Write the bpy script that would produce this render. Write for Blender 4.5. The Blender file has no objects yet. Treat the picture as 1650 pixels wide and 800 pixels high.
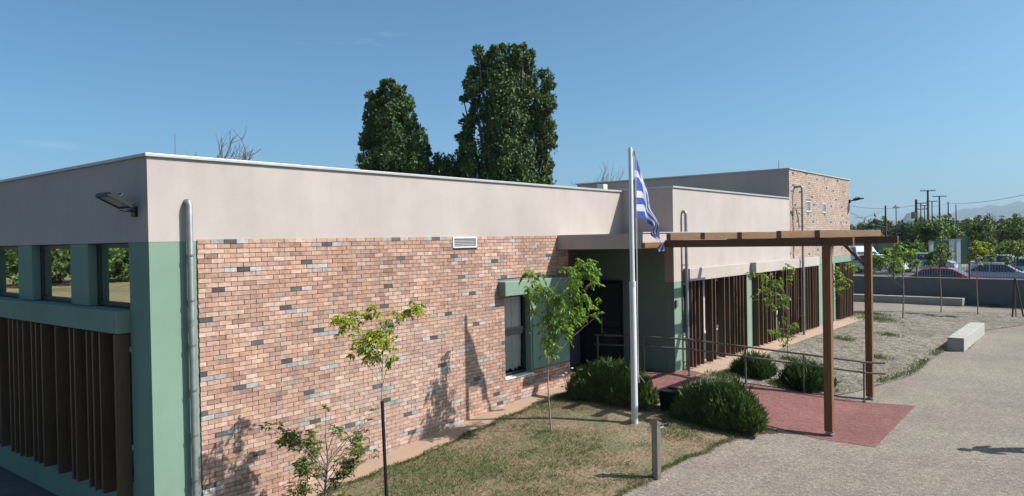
import bpy, bmesh, math, random
import numpy as np
from mathutils import Vector, Matrix
R = math.radians
S = bpy.context.scene
COL = S.collection
random.seed(7)
rng = np.random.default_rng(7)

# ------------------------------------------------------------------ camera
CAM_H = 3.85
cam = bpy.data.cameras.new('camera')
camo = bpy.data.objects.new('camera', cam)
COL.objects.link(camo)
S.camera = camo
cam.sensor_width = 36.0
cam.lens = 1193.14 / 1650.0 * 36.0
cam.clip_start = 0.1
cam.clip_end = 30000
yaw, pitch, roll = R(38.922), R(-0.595), R(-1.034)
fw = Vector((math.cos(yaw) * math.cos(pitch), math.sin(yaw) * math.cos(pitch), math.sin(pitch)))
rt = fw.cross(Vector((0, 0, 1))).normalized()
up = rt.cross(fw)
r2 = rt * math.cos(roll) + up * math.sin(roll)
u2 = up * math.cos(roll) - rt * math.sin(roll)
camo.matrix_world = Matrix(((r2.x, u2.x, -fw.x, 0), (r2.y, u2.y, -fw.y, 0), (r2.z, u2.z, -fw.z, CAM_H), (0, 0, 0, 1)))
RIGHT = Vector((rt.x, rt.y, 0)).normalized()
FWD = Vector((fw.x, fw.y, 0)).normalized()

# ------------------------------------------------------------------ light
SUN = Vector((1.78, -2.74, 3.23)).normalized()
sl = bpy.data.lights.new('sun', 'SUN')
sl.energy = 5.0
sl.angle = R(0.53)
sl.color = (1.0, 0.955, 0.89)
so = bpy.data.objects.new('sun', sl)
COL.objects.link(so)
so.rotation_euler = SUN.to_track_quat('Z', 'Y').to_euler()
W = bpy.data.worlds.new('World')
S.world = W
W.use_nodes = True
nt = W.node_tree
nt.nodes.clear()
wo = nt.nodes.new('ShaderNodeOutputWorld')
bg = nt.nodes.new('ShaderNodeBackground')
sky = nt.nodes.new('ShaderNodeTexSky')
sky.sky_type = 'NISHITA'
sky.sun_disc = False
sky.sun_elevation = math.asin(SUN.z)
sky.sun_rotation = math.atan2(SUN.x, SUN.y)
sky.altitude = 50
sky.air_density = .6
sky.dust_density = 3.0
sky.ozone_density = 9.0
bg.inputs['Strength'].default_value = 0.104
wb = nt.nodes.new('ShaderNodeMix')
wb.data_type = 'RGBA'; wb.blend_type = 'MULTIPLY'
wb.inputs[0].default_value = 1.0
wb.inputs[7].default_value = (.885, 1.16, .98, 1)      # white balance of the sky light
nt.links.new(sky.outputs[0], wb.inputs[6])
tc = nt.nodes.new('ShaderNodeTexCoord')
mp = nt.nodes.new('ShaderNodeMapping')
mp.inputs['Scale'].default_value = (2.2, 2.2, 15)
nt.links.new(tc.outputs['Generated'], mp.inputs['Vector'])
cn = nt.nodes.new('ShaderNodeTexNoise')
cn.inputs['Scale'].default_value = 2.6; cn.inputs['Detail'].default_value = 7; cn.inputs['Roughness'].default_value = .6
nt.links.new(mp.outputs[0], cn.inputs['Vector'])
cr = nt.nodes.new('ShaderNodeValToRGB')
cr.color_ramp.elements[0].position = .66; cr.color_ramp.elements[0].color = (0, 0, 0, 1)
cr.color_ramp.elements[1].position = .86; cr.color_ramp.elements[1].color = (.22, .22, .22, 1)
nt.links.new(cn.outputs['Fac'], cr.inputs['Fac'])
cm = nt.nodes.new('ShaderNodeMix')                      # thin wisps of cloud in the sky
cm.data_type = 'RGBA'
nt.links.new(cr.outputs[0], cm.inputs[0])
nt.links.new(wb.outputs[2], cm.inputs[6])
cm.inputs[7].default_value = (5.0, 5.2, 5.4, 1)
nt.links.new(cm.outputs[2], bg.inputs['Color'])
nt.links.new(bg.outputs[0], wo.inputs['Surface'])
S.view_settings.view_transform = 'Standard'
S.view_settings.look = 'None'
S.view_settings.exposure = 0.80
S.view_settings.gamma = 1.0
S.view_settings.use_curve_mapping = False
S.cycles.max_bounces = 8
S.cycles.transparent_max_bounces = 8

# ------------------------------------------------------------------ materials
class MatB:
    def __init__(self, name):
        self.m = bpy.data.materials.new(name)
        self.m.use_nodes = True
        self.t = self.m.node_tree
        self.t.nodes.clear()
        self.out = self.n('ShaderNodeOutputMaterial')
        self.b = self.n('ShaderNodeBsdfPrincipled')
        self.l(self.b.outputs[0], self.out.inputs['Surface'])
    def n(self, typ, **kw):
        nd = self.t.nodes.new(typ)
        for k, v in kw.items():
            setattr(nd, k, v)
        return nd
    def l(self, a, b):
        self.t.links.new(a, b)
    def set(self, **kw):
        for k, v in kw.items():
            self.b.inputs[k.replace('_', ' ')].default_value = v
    def coord(self, scale=(1, 1, 1)):
        g = self.n('ShaderNodeNewGeometry')
        mp = self.n('ShaderNodeMapping')
        mp.inputs['Scale'].default_value = scale
        self.l(g.outputs['Position'], mp.inputs['Vector'])
        return mp.outputs[0]
    def noise(self, vec, scale, detail=4, rough=.55):
        nd = self.n('ShaderNodeTexNoise')
        nd.inputs['Scale'].default_value = scale
        nd.inputs['Detail'].default_value = detail
        nd.inputs['Roughness'].default_value = rough
        self.l(vec, nd.inputs['Vector'])
        return nd.outputs['Fac']
    def ramp(self, fac, stops, interp='LINEAR'):
        r = self.n('ShaderNodeValToRGB')
        r.color_ramp.interpolation = interp
        el = r.color_ramp.elements
        while len(el) < len(stops):
            el.new(0.5)
        for e, (p, c) in zip(el, stops):
            e.position = p
            e.color = (*c, 1) if len(c) == 3 else c
        self.l(fac, r.inputs['Fac'])
        return r.outputs['Color']
    def mix(self, fac, a, b, blend='MIX'):
        m = self.n('ShaderNodeMix')
        m.data_type = 'RGBA'
        m.blend_type = blend
        for i, v in ((0, fac), (6, a), (7, b)):
            if isinstance(v, (int, float)):
                m.inputs[i].default_value = v
            elif isinstance(v, tuple):
                m.inputs[i].default_value = (*v, 1) if len(v) == 3 else v
            else:
                self.l(v, m.inputs[i])
        return m.outputs[2]
    def bump(self, fac, strength, dist=.01):
        bp = self.n('ShaderNodeBump')
        bp.inputs['Strength'].default_value = strength
        bp.inputs['Distance'].default_value = dist
        self.l(fac, bp.inputs['Height'])
        self.l(bp.outputs[0], self.b.inputs['Normal'])
    def color(self, sock):
        if isinstance(sock, tuple):
            self.b.inputs['Base Color'].default_value = (*sock, 1)
        else:
            self.l(sock, self.b.inputs['Base Color'])

def stucco(name, c, streak=.12, rough=.9):
    m = MatB(name)
    v = m.coord()
    big = m.noise(v, .9, 5, .6)
    st = m.noise(m.coord((2.2, 2.2, .22)), 1.6, 4, .6)
    fine = m.noise(v, 26, 3, .6)
    d = tuple(x * .86 for x in c)
    l = tuple(min(1, x * 1.10) for x in c)
    a = m.ramp(big, [(.3, d), (.7, l)])
    s2 = m.ramp(st, [(.35, tuple(x * .86 for x in c)), (.62, l)])
    k = m.mix(.22, a, s2)
    k = m.mix(streak, k, m.ramp(fine, [(.3, d), (.7, l)]))
    m.color(k)
    m.set(Roughness=rough)
    m.bump(m.noise(v, 60, 3, .7), .35, .006)
    return m.m

def simple(name, c, rough=.5, metal=0., var=.12, vs=6, bump=0, bs=30):
    m = MatB(name)
    c = tuple(x * .66 for x in c)
    v = m.coord()
    f = m.noise(v, vs, 5, .6)
    m.color(m.ramp(f, [(.3, tuple(x * (1 - var) for x in c)), (.7, tuple(min(1, x * (1 + var)) for x in c))]))
    m.set(Roughness=rough, Metallic=metal)
    if bump:
        m.bump(m.noise(v, bs, 4, .6), bump, .01)
    return m.m

def wood(name, c, scale=(9, 9, .8), rough=.6, contrast=.45):
    m = MatB(name)
    v = m.coord(scale)
    f = m.noise(v, 3.2, 6, .65)
    f2 = m.noise(m.coord((1, 1, 1)), 1.3, 3, .5)
    a = m.ramp(f, [(.3, tuple(x * (1 - contrast) for x in c)), (.55, c), (.75, tuple(x * (1 + contrast * .6) for x in c))])
    m.color(m.mix(.3, a, m.ramp(f2, [(.35, tuple(x * .6 for x in c)), (.7, tuple(x * 1.3 for x in c))])))
    m.set(Roughness=rough)
    m.bump(f, .25, .004)
    return m.m

def attr_mat(name, rough=.85, bump=.3, bs=40, var=.28, spec=.3):
    m = MatB(name)
    a = m.n('ShaderNodeAttribute')
    a.attribute_name = 'tint'
    v = m.coord()
    f = m.noise(v, 14, 5, .65)
    k = m.mix(1.0, a.outputs['Color'], m.ramp(f, [(.3, (1 - var,) * 3), (.7, (1 + var,) * 3)]), 'MULTIPLY')
    m.color(k)
    m.set(Roughness=rough)
    m.b.inputs['Specular IOR Level'].default_value = spec
    if bump:
        m.bump(m.noise(v, bs, 4, .7), bump, .006)
    return m.m

def leaf_mat(name, transl=.35, rough=.55):
    m = MatB(name)
    a = m.n('ShaderNodeAttribute')
    a.attribute_name = 'tint'
    m.color(a.outputs['Color'])
    m.set(Roughness=rough)
    m.b.inputs['Specular IOR Level'].default_value = .35
    tr = m.n('ShaderNodeBsdfTranslucent')
    br = m.mix(1.0, a.outputs['Color'], (1.5, 1.6, .7), 'MULTIPLY')
    m.l(br, tr.inputs['Color'])
    ms = m.n('ShaderNodeMixShader')
    ms.inputs[0].default_value = transl
    m.l(m.b.outputs[0], ms.inputs[1])
    m.l(tr.outputs[0], ms.inputs[2])
    m.l(ms.outputs[0], m.out.inputs['Surface'])
    return m.m

def glass_mat(name, tint=(.02, .025, .028), ior=1.9, curtain=False):
    m = MatB(name)
    m.color(tint)
    m.set(Roughness=.015, IOR=ior)
    m.b.inputs['Specular IOR Level'].default_value = .5
    return m.m

M = {}
PINK = (.342, .293, .273)
GREEN = (.142, .212, .161)
M['pink'] = stucco('pink_render', PINK)
M['green'] = stucco('green_render', GREEN, .1)
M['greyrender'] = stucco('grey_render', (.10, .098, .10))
M['mortar'] = simple('mortar', (.27, .20, .165), .95, 0, .2, 12, .4, 60)
M['brick'] = attr_mat('brick_slip', .9, .5, 55, .27)
M['coping'] = simple('metal_coping', (.54, .54, .54), .45, .35, .08, 3)
M['galv'] = simple('galvanised_pipe', (.36, .37, .37), .42, .55, .18, 9)
M['white_metal'] = simple('white_paint', (.74, .75, .76), .35, 0, .04, 4)
M['white_sill'] = simple('white_sill', (.78, .77, .74), .5, 0, .06, 4)
M['darkwood'] = wood('dark_wood_slat', (.080, .041, .021), (10, 10, .9), .55)
M['pergola'] = wood('stained_pergola_wood', (.150, .060, .017), (10, 10, 1.0), .6)
M['pergolah'] = wood('stained_pergola_wood_across', (.150, .072, .027), (1.0, 10, 10), .6)
M['pergolay'] = wood('stained_pergola_wood_along', (.095, .042, .016), (10, 1.0, 10), .6)
M['frame'] = simple('dark_frame', (.022, .025, .028), .4, .2, .1, 5)
M['glass'] = glass_mat('window_glass')
M['glass2'] = simple('reflective_window_glass', (.86, .88, .88), .012, 1.0, 0)
M['black'] = simple('black_metal', (.018, .018, .02), .45, .3, .15, 8)
M['lampglass'] = simple('lamp_glass', (.45, .44, .38), .15, 0, .05, 5)
M['steel'] = simple('brushed_steel', (.42, .39, .36), .35, .75, .12, 12)
M['rail'] = simple('handrail_steel', (.27, .235, .22), .42, .6, .15, 10)
M['concrete'] = simple('bench_concrete', (.42, .40, .365), .85, 0, .14, 3.5, .25, 25)
M['darkwall'] = simple('grey_wall_render', (.17, .175, .185), .9, 0, .12, 1.5, .2, 20)
M['asphalt'] = simple('asphalt', (.10, .10, .105), .9, 0, .2, 4, .3, 50)
M['plastic_black'] = simple('black_planter', (.012, .012, .013), .75, 0, .2, 6)
M['plastic_black'].node_tree.nodes['Principled BSDF'].inputs['Specular IOR Level'].default_value = .15
M['roof'] = simple('roof_membrane', (.34, .33, .31), .9, 0, .15, 1.2)
M['bark'] = simple('bark', (.13, .10, .075), .9, 0, .3, 14, .5, 30)
M['palebark'] = simple('pale_bark', (.30, .245, .19), .85, 0, .25, 20, .3, 40)
M['greybark'] = simple('grey_twig', (.20, .165, .15), .9, 0, .2, 14)
M['leaf'] = leaf_mat('leaf')
M['leafdense'] = leaf_mat('leaf_dense', .18, .6)
M['blade'] = leaf_mat('grass_blade', .2, .7)
M['rope'] = simple('rope', (.6, .6, .58), .8, 0, .05, 5)
M['curtain'] = simple('curtain_cloth', (.95, .84, .80), .85, 0, .10, 3)
M['pole_wood'] = simple('pole_wood', (.055, .047, .042), .85, 0, .2, 3)
M['tyre'] = simple('tyre', (.02, .02, .02), .8)
M['fencegreen'] = simple('green_panel', (.016, .085, .062), .6, 0, .15, 1)
M['fencegrey'] = simple('grey_railing', (.16, .165, .17), .5, .4, .1, 3)
M['pink_strip'] = stucco('salmon_concrete', (.29, .195, .140), .2)

# ------------------------------------------------------------------ mesh helpers
def link(o, parent=None):
    COL.objects.link(o)
    if parent is not None:
        o.parent = parent
        o.matrix_parent_inverse = parent.matrix_world.inverted() if False else Matrix.Translation(-parent.location) if parent.type == 'EMPTY' and parent.parent is None else Matrix()
    return o

def tag(o, label=None, cat=None, group=None, kind=None):
    if label: o['label'] = label
    if cat: o['category'] = cat
    if group: o['group'] = group
    if kind: o['kind'] = kind
    return o

def empty(name, loc, label, cat, group=None):
    o = bpy.data.objects.new(name, None)
    o.empty_display_size = .2
    o.location = loc
    COL.objects.link(o)
    return tag(o, label, cat, group)

class MB:
    """collects geometry in WORLD coordinates, then makes one mesh object"""
    def __init__(self):
        self.v = []; self.f = []; self.c = []; self.mi = []
        self.cur = None
    def add(self, vs, fs, col=None):
        b = len(self.v)
        self.v += [tuple(p) for p in vs]
        self.f += [tuple(i + b for i in f) for f in fs]
        self.c += [col] * len(fs)
        return self
    def box(self, x0, x1, y0, y1, z0, z1, col=None):
        vs = [(x0, y0, z0), (x1, y0, z0), (x1, y1, z0), (x0, y1, z0), (x0, y0, z1), (x1, y0, z1), (x1, y1, z1), (x0, y1, z1)]
        fs = [(0, 3, 2, 1), (4, 5, 6, 7), (0, 1, 5, 4), (1, 2, 6, 5), (2, 3, 7, 6), (3, 0, 4, 7)]
        return self.add(vs, fs, col)
    def obox(self, c, ax, ay, az, hx, hy, hz, col=None):
        c = Vector(c); ax = Vector(ax).normalized(); ay = Vector(ay).normalized(); az = Vector(az).normalized()
        vs = []
        for sz in (-1, 1):
            for sx, sy in ((-1, -1), (1, -1), (1, 1), (-1, 1)):
                vs.append(c + ax * hx * sx + ay * hy * sy + az * hz * sz)
        fs = [(0, 3, 2, 1), (4, 5, 6, 7), (0, 1, 5, 4), (1, 2, 6, 5), (2, 3, 7, 6), (3, 0, 4, 7)]
        return self.add(vs, fs, col)
    def bar(self, p, q, w, h, upv=(0, 0, 1), col=None):
        p = Vector(p); q = Vector(q); d = (q - p)
        L = d.length; d.normalize()
        s = d.cross(Vector(upv))
        if s.length < 1e-4: s = d.cross(Vector((1, 0, 0)))
        s.normalize(); u = s.cross(d)
        return self.obox((p + q) / 2, d, s, u, L / 2, w / 2, h / 2, col)
    def tube(self, pts, rad, n=8, cap=True, col=None):
        pts = [Vector(p) for p in pts]
        if not hasattr(rad, '__len__'): rad = [rad] * len(pts)
        vs = []; fs = []
        ref = None
        for i, p in enumerate(pts):
            d = (pts[min(i + 1, len(pts) - 1)] - pts[max(i - 1, 0)]).normalized()
            if ref is None:
                ref = d.orthogonal().normalized()
            else:
                ref = (ref - d * ref.dot(d)).normalized()
            b = d.cross(ref)
            for k in range(n):
                a = 2 * math.pi * k / n
                vs.append(p + (ref * math.cos(a) + b * math.sin(a)) * rad[i])
        for i in range(len(pts) - 1):
            for k in range(n):
                fs.append((i * n + k, i * n + (k + 1) % n, (i + 1) * n + (k + 1) % n, (i + 1) * n + k))
        if cap:
            fs.append(tuple(range(n - 1, -1, -1)))
            fs.append(tuple((len(pts) - 1) * n + k for k in range(n)))
        return self.add(vs, fs, col)
    def sphere(self, c, r, n=10, sz=1.0, col=None):
        vs = []; fs = []
        m = n // 2
        for i in range(m + 1):
            t = math.pi * i / m
            for k in range(n):
                a = 2 * math.pi * k / n
                vs.append((c[0] + r * math.sin(t) * math.cos(a), c[1] + r * math.sin(t) * math.sin(a), c[2] + r * sz * math.cos(t)))
        for i in range(m):
            for k in range(n):
                fs.append((i * n + k, (i + 1) * n + k, (i + 1) * n + (k + 1) % n, i * n + (k + 1) % n))
        return self.add(vs, fs, col)
    def build(self, name, mat, parent=None, smooth=False, bevel=0, tint=False, angle=40):
        me = bpy.data.meshes.new(name)
        me.from_pydata(self.v, [], self.f)
        if tint:
            at = me.color_attributes.new('tint', 'FLOAT_COLOR', 'CORNER')
            arr = np.ones((len(me.loops), 4), dtype=np.float32)
            k = 0
            for f, c in zip(self.f, self.c):
                if c is not None:
                    arr[k:k + len(f), :3] = c
                k += len(f)
            at.data.foreach_set('color', arr.ravel())
        mats = mat if isinstance(mat, list) else [mat]
        for mm in mats: me.materials.append(mm)
        me.update()
        o = bpy.data.objects.new(name, me)
        link(o, parent)
        if smooth:
            for p in me.polygons: p.use_smooth = True
            me.set_sharp_from_angle(angle=R(angle))
        if bevel:
            bv = o.modifiers.new('bevel', 'BEVEL')
            bv.width = bevel; bv.segments = 2; bv.limit_method = 'ANGLE'; bv.angle_limit = R(50)
        return o

def np_mesh(name, V, F, mat, tint=None, parent=None, smooth=False):
    """V (n,3), F (m,k) constant k, tint (m,3)"""
    me = bpy.data.meshes.new(name)
    m, k = F.shape
    me.vertices.add(len(V)); me.vertices.foreach_set('co', V.astype(np.float32).ravel())
    me.loops.add(m * k); me.loops.foreach_set('vertex_index', F.astype(np.int32).ravel())
    me.polygons.add(m)
    me.polygons.foreach_set('loop_start', np.arange(0, m * k, k, dtype=np.int32))
    if tint is not None:
        at = me.color_attributes.new('tint', 'FLOAT_COLOR', 'CORNER')
        arr = np.ones((m, k, 4), dtype=np.float32); arr[:, :, :3] = tint[:, None, :]
        at.data.foreach_set('color', arr.ravel())
    me.materials.append(mat)
    me.update(calc_edges=True)
    me.validate()
    if smooth:
        for p in me.polygons: p.use_smooth = True
    o = bpy.data.objects.new(name, me)
    return link(o, parent)

def unit(a):
    return a / np.maximum(np.linalg.norm(a, axis=-1, keepdims=True), 1e-9)

def leaves(C, D, N, L, Wd, fold=.25):
    """folded leaf: base C, direction D, normal N, length L, width Wd -> 6 verts, 4 tris"""
    n = len(C)
    D = unit(D); Sd = unit(np.cross(D, N)); N = np.cross(Sd, D)
    L = np.asarray(L).reshape(-1, 1); Wd = np.asarray(Wd).reshape(-1, 1)
    p0 = C; p3 = C + D * L - N * L * .18
    m1 = C + D * L * .45
    a = m1 + Sd * Wd * .5 + N * Wd * fold
    b = m1 - Sd * Wd * .5 + N * Wd * fold
    V = np.stack([p0, a, p3, b], 1).reshape(-1, 3)
    i = np.arange(n)[:, None] * 4
    F = np.concatenate([i + np.array([[0, 1, 2]]), i + np.array([[0, 2, 3]])], 1).reshape(-1, 3)
    return V, F

def rand_dirs(n):
    return unit(rng.normal(size=(n, 3)))

# ------------------------------------------------------------------ terrain height
SX = [(-1e9, -.15), (4.62, -.15), (7.86, .05), (9, .15), (11.3, .33), (14.35, .45), (34, .40), (40, .02), (1e9, .02)]
def s_of(x):
    for (a, za), (b, zb) in zip(SX, SX[1:]):
        if x <= b:
            return za + (zb - za) * (x - a) / (b - a) if b < 1e8 and a > -1e8 else za if a < -1e8 else zb
    return 0
def G(x, y):
    if x > 47:
        return .02 + min(max(x - 47, 0), 1) * .16 + min(max(x - 48, 0), 11) * .06
    t = min(max((y - 4.3) / 4.2, 0), 1)
    return s_of(x) * t

def grid_sheet(name, xs, ys, mat, z=0):
    nx, ny = len(xs), len(ys)
    V = np.array([(x, y, G(x, y) + z) for y in ys for x in xs])
    F = np.array([(j * nx + i, j * nx + i + 1, (j + 1) * nx + i + 1, (j + 1) * nx + i) for j in range(ny - 1) for i in range(nx - 1)])
    return np_mesh(name, V, F, mat)

KX = [4.62, 7.86, 9, 11.3, 14.35, 34, 40, 47, 48, 59]
KY = [4.3, 8.5]
def drape(name, poly, mat, dz, step=.5, zfun=None, thick=0):
    bm = bmesh.new()
    vs = [bm.verts.new((p[0], p[1], 0)) for p in poly]
    bm.faces.new(vs)
    bmesh.ops.triangulate(bm, faces=bm.faces[:])
    x0 = min(p[0] for p in poly); x1 = max(p[0] for p in poly)
    y0 = min(p[1] for p in poly); y1 = max(p[1] for p in poly)
    xs = set(KX) | set(np.arange(math.ceil(x0 / step) * step, x1, step).tolist())
    ys = set(KY) | set(np.arange(math.ceil(y0 / step) * step, y1, step).tolist())
    for x in sorted(xs):
        if x0 < x < x1:
            bmesh.ops.bisect_plane(bm, geom=bm.verts[:] + bm.edges[:] + bm.faces[:], plane_co=(x, 0, 0), plane_no=(1, 0, 0), dist=1e-5)
    for y in sorted(ys):
        if y0 < y < y1:
            bmesh.ops.bisect_plane(bm, geom=bm.verts[:] + bm.edges[:] + bm.faces[:], plane_co=(0, y, 0), plane_no=(0, 1, 0), dist=1e-5)
    for v in bm.verts:
        v.co.z = (zfun or G)(v.co.x, v.co.y) + dz
    bmesh.ops.recalc_face_normals(bm, faces=bm.faces[:])
    for f in bm.faces:
        if f.normal.z < 0: f.normal_flip()
    me = bpy.data.meshes.new(name)
    bm.to_mesh(me); bm.free()
    me.materials.append(mat)
    o = bpy.data.objects.new(name, me)
    COL.objects.link(o)
    return tag(o, kind='structure')

# ground materials
def mat_field():
    m = MatB('dry_field')
    v = m.coord()
    a = m.noise(v, .035, 5, .6); b = m.noise(v, .9, 5, .65)
    dry = m.ramp(b, [(.3, (0.167, 0.124, 0.056)), (.7, (0.273, 0.211, 0.099))])
    grn = m.ramp(b, [(.3, (0.037, 0.053, 0.019)), (.7, (0.087, 0.099, 0.037))])
    m.color(m.mix(m.ramp(a, [(.50, (0, 0, 0)), (.62, (1, 1, 1))]), dry, grn))
    m.set(Roughness=.95)
    return m.m
def mat_paving():
    m = MatB('exposed_aggregate_paving')
    v = m.coord()
    big = m.noise(v, .22, 5, .6)
    base = m.ramp(big, [(.34, (.140, .113, .103)), (.5, (.156, .131, .113)), (.64, (.178, .156, .125))])
    vor = m.n('ShaderNodeTexVoronoi'); vor.inputs['Scale'].default_value = 33
    m.l(v, vor.inputs['Vector'])
    peb = m.ramp(vor.outputs['Color'], [(.0, (.45, .42, .41)), (.35, (.85, .82, .80)), (.65, (1.08, 1.05, 1.02)), (1., (1.75, 1.7, 1.62))])
    k = m.mix(.85, base, peb, 'MULTIPLY')
    sp = m.noise(v, 22, 4, .8)
    k = m.mix(1., k, m.ramp(sp, [(.3, (.70, .69, .70)), (.7, (1.28, 1.27, 1.24))]), 'MULTIPLY')
    st = m.noise(v, 1.1, 6, .72)
    k = m.mix(1., k, m.ramp(st, [(.34, (.88, .87, .88)), (.6, (1.05, 1.05, 1.04))]), 'MULTIPLY')
    m.color(k)
    m.set(Roughness=.9)
    m.bump(vor.outputs['Distance'], .6, .012)
    return m.m
def mat_red():
    m = MatB('red_ramp_paving')
    v = m.coord()
    big = m.noise(v, .9, 6, .65)
    base = m.ramp(big, [(.3, (.105, .034, .031)), (.7, (.150, .054, .048))])
    vor = m.n('ShaderNodeTexVoronoi'); vor.inputs['Scale'].default_value = 23
    m.l(v, vor.inputs['Vector'])
    k = m.mix(.8, base, m.ramp(vor.outputs['Color'], [(.0, (.6, .57, .57)), (.5, (1, 1, 1)), (1., (1.55, 1.6, 1.6))]), 'MULTIPLY')
    sp = m.noise(v, 13, 4, .75)
    k = m.mix(1., k, m.ramp(sp, [(.3, (.75, .75, .75)), (.7, (1.22, 1.24, 1.24))]), 'MULTIPLY')
    m.color(k)
    m.set(Roughness=.88)
    m.bump(vor.outputs['Distance'], .5, .012)
    return m.m
def mat_gravel():
    m = MatB('grey_gravel')
    v = m.coord()
    vor = m.n('ShaderNodeTexVoronoi'); vor.inputs['Scale'].default_value = 14
    m.l(v, vor.inputs['Vector'])
    vor2 = m.n('ShaderNodeTexVoronoi'); vor2.inputs['Scale'].default_value = 6
    m.l(v, vor2.inputs['Vector'])
    big = m.noise(v, .5, 6, .7)
    base = m.ramp(big, [(.3, (.088, .075, .058)), (.5, (.118, .106, .085)), (.7, (.142, .130, .106))])
    k = m.mix(1., base, m.ramp(vor.outputs['Color'], [(.0, (.35, .34, .34)), (.5, (1, 1, 1)), (1., (1.8, 1.75, 1.65))]), 'MULTIPLY')
    k = m.mix(.8, k, m.ramp(vor2.outputs['Color'], [(.0, (.5, .5, .5)), (1., (1.6, 1.55, 1.45))]), 'MULTIPLY')
    wd = m.noise(v, 1.3, 5, .7)
    k = m.mix(m.ramp(wd, [(.60, (0, 0, 0)), (.72, (.7, .7, .7))]), k, (.075, .075, .035))
    m.color(k)
    m.set(Roughness=.95)
    m.bump(vor.outputs['Distance'], 1., .04)
    return m.m
def mat_lawn():
    m = MatB('dry_lawn_soil')
    v = m.coord()
    a = m.noise(v, 1.3, 6, .7); b = m.noise(v, 16, 6, .75)
    dry = m.ramp(b, [(.25, (.070, .044, .026)), (.5, (.150, .105, .062)), (.72, (.235, .175, .110))])
    grn = m.ramp(b, [(.3, (.045, .050, .020)), (.7, (.105, .105, .048))])
    pale = m.noise(v, 2.6, 5, .7)
    dry = m.mix(m.ramp(pale, [(.50, (0, 0, 0)), (.66, (.7, .7, .7))]), dry, (.26, .205, .135))
    m.color(m.mix(m.ramp(a, [(.46, (0, 0, 0)), (.60, (.85, .85, .85))]), dry, grn))
    m.set(Roughness=.95)
    m.bump(b, .8, .03)
    return m.m
M['field'] = mat_field(); M['paving'] = mat_paving(); M['red'] = mat_red(); M['gravel'] = mat_gravel(); M['lawn'] = mat_lawn()

far = [-9000, -3000, -1000, -400, -200, -100, -60, -30]
xs = far + [-15] + np.arange(-8, 62.01, 1.0).tolist() + [66, 72, 80, 100, 140, 200, 400, 900, 2000, 4000, 9000]
xs = sorted(set(xs) | set(KX))
ys = far + np.arange(-20, 30.01, 1.0).tolist() + [36, 50, 80, 120, 200, 400, 900, 2000, 4000, 9000]
ys = sorted(set(ys) | set(KY))
tag(grid_sheet('ground', xs, ys, M['field']), kind='structure')

drape('paving', [(4.61, -16), (45.3, -16), (45.3, 8), (46.6, 14), (33.7, 14), (33.7, 9), (20, 9), (20, 5.8), (4.61, 5.8)], M['paving'], .008, 1.0)
lawn_poly = [(4.66, 5.55), (8, 5.62), (11, 5.60), (13.0, 5.42), (13.8, 5.22), (14.15, 4.95), (14.36, 4.6), (14.38, 6), (14.38, 9.40), (11.9, 9.36), (8.9, 9.28), (7.6, 9.42), (4.66, 9.42)]
drape('lawn', lawn_poly, M['lawn'], .016, .5)
drape('concrete_path', [(4.64, 9.42), (7.6, 9.42), (8.9, 9.30), (10.6, 9.30), (11.9, 9.37), (14.38, 9.42), (14.38, 9.95), (4.64, 9.95)], M['pink_strip'], .022, .5)
drape('concrete_path', [(17.45, 7.88), (20, 7.84), (26, 7.9), (31, 7.86), (34.1, 7.9), (34.1, 8.9), (17.45, 8.9)], M['pink_strip'], .022, .5)
RAIL0, RAIL1 = Vector((18.1, 4.3, 0)), Vector((16.9, 8.1, 0))
drape('red_ramp', [(14.39, 3.31), (18.37, 3.39), (18.16, 4.3), (17.0, 8.0), (17.5, 8.1), (17.5, 8.6), (16.95, 8.6), (16.95, 11.32), (14.36, 11.32), (14.39, 6)], M['red'], .030, .4, zfun=lambda x, y: G(x, y) - .017 + .017 * min(1, max(0, (y - 4.4) / .6)))
drape('gravel_bed', [(18.12, 5.0), (19.0, 4.75), (20.1, 4.57), (22.6, 4.12), (25.4, 4.2), (27.6, 4.15), (28.5, 3.6), (34, 3.75), (36.5, 2.8), (41.5, .5), (41.7, 4.2), (40.4, 8.0), (39.2, 10), (34.2, 10), (34.1, 7.9), (31, 7.84), (26, 7.88), (20, 7.82), (17.5, 7.88), (17.12, 7.8)], M['gravel'], .026, .5)
drape('bounce_cut_ground', [(-24, -16), (4.6, -16), (4.6, 5.8), (4.63, 26), (-24, 26)], M['asphalt'], .010, 2.0)  # dark ground added beside the building to cut light bounced onto the left facade
drape('car_park', [(47.5, -30), (74, -30), (74, 60), (47.8, 60)], M['asphalt'], .012, 4)

# ------------------------------------------------------------------ building
bld = empty('school_building', (4.62, 9.93, 0), 'low flat-roofed building of pale pink and green render with brick panels and dark wooden slats', 'building')
XA, YA = 4.62, 9.93
ZT = 5.05
def wall(name, mat, *boxes, bevel=0.012):
    b = MB()
    for bx in boxes: b.box(*bx)
    return b.build(name, mat, bld, bevel=bevel)

# main block, upper pink band
wall('upper_wall', M['pink'], (XA, 16.92, YA, YA + .25, 3.915, ZT), bevel=0)
wall('upper_wall', M['pink'], (XA, XA + .25, YA + .25, 24, 3.915, ZT), bevel=0)
# green corner
wall('corner_pillar', M['green'], (XA + .003, 5.28, YA + .003, YA + .25, -.6, 3.912), (XA + .003, XA + .25, YA + .25, 10.52, -.6, 3.912), bevel=0)
# brick backing
ZB = 3.94
wall('backing_wall', M['mortar'], (5.281, 11.99, YA + .002, YA + .26, -.6, 3.912), (11.991, 14.365, YA + .002, YA + .26, 2.70, 3.912), (11.991, 12.949, YA + .002, YA + .26, -.3, .93), (12.95, 14.365, YA + .002, YA + .26, -.3, 2.699), bevel=0)

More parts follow.
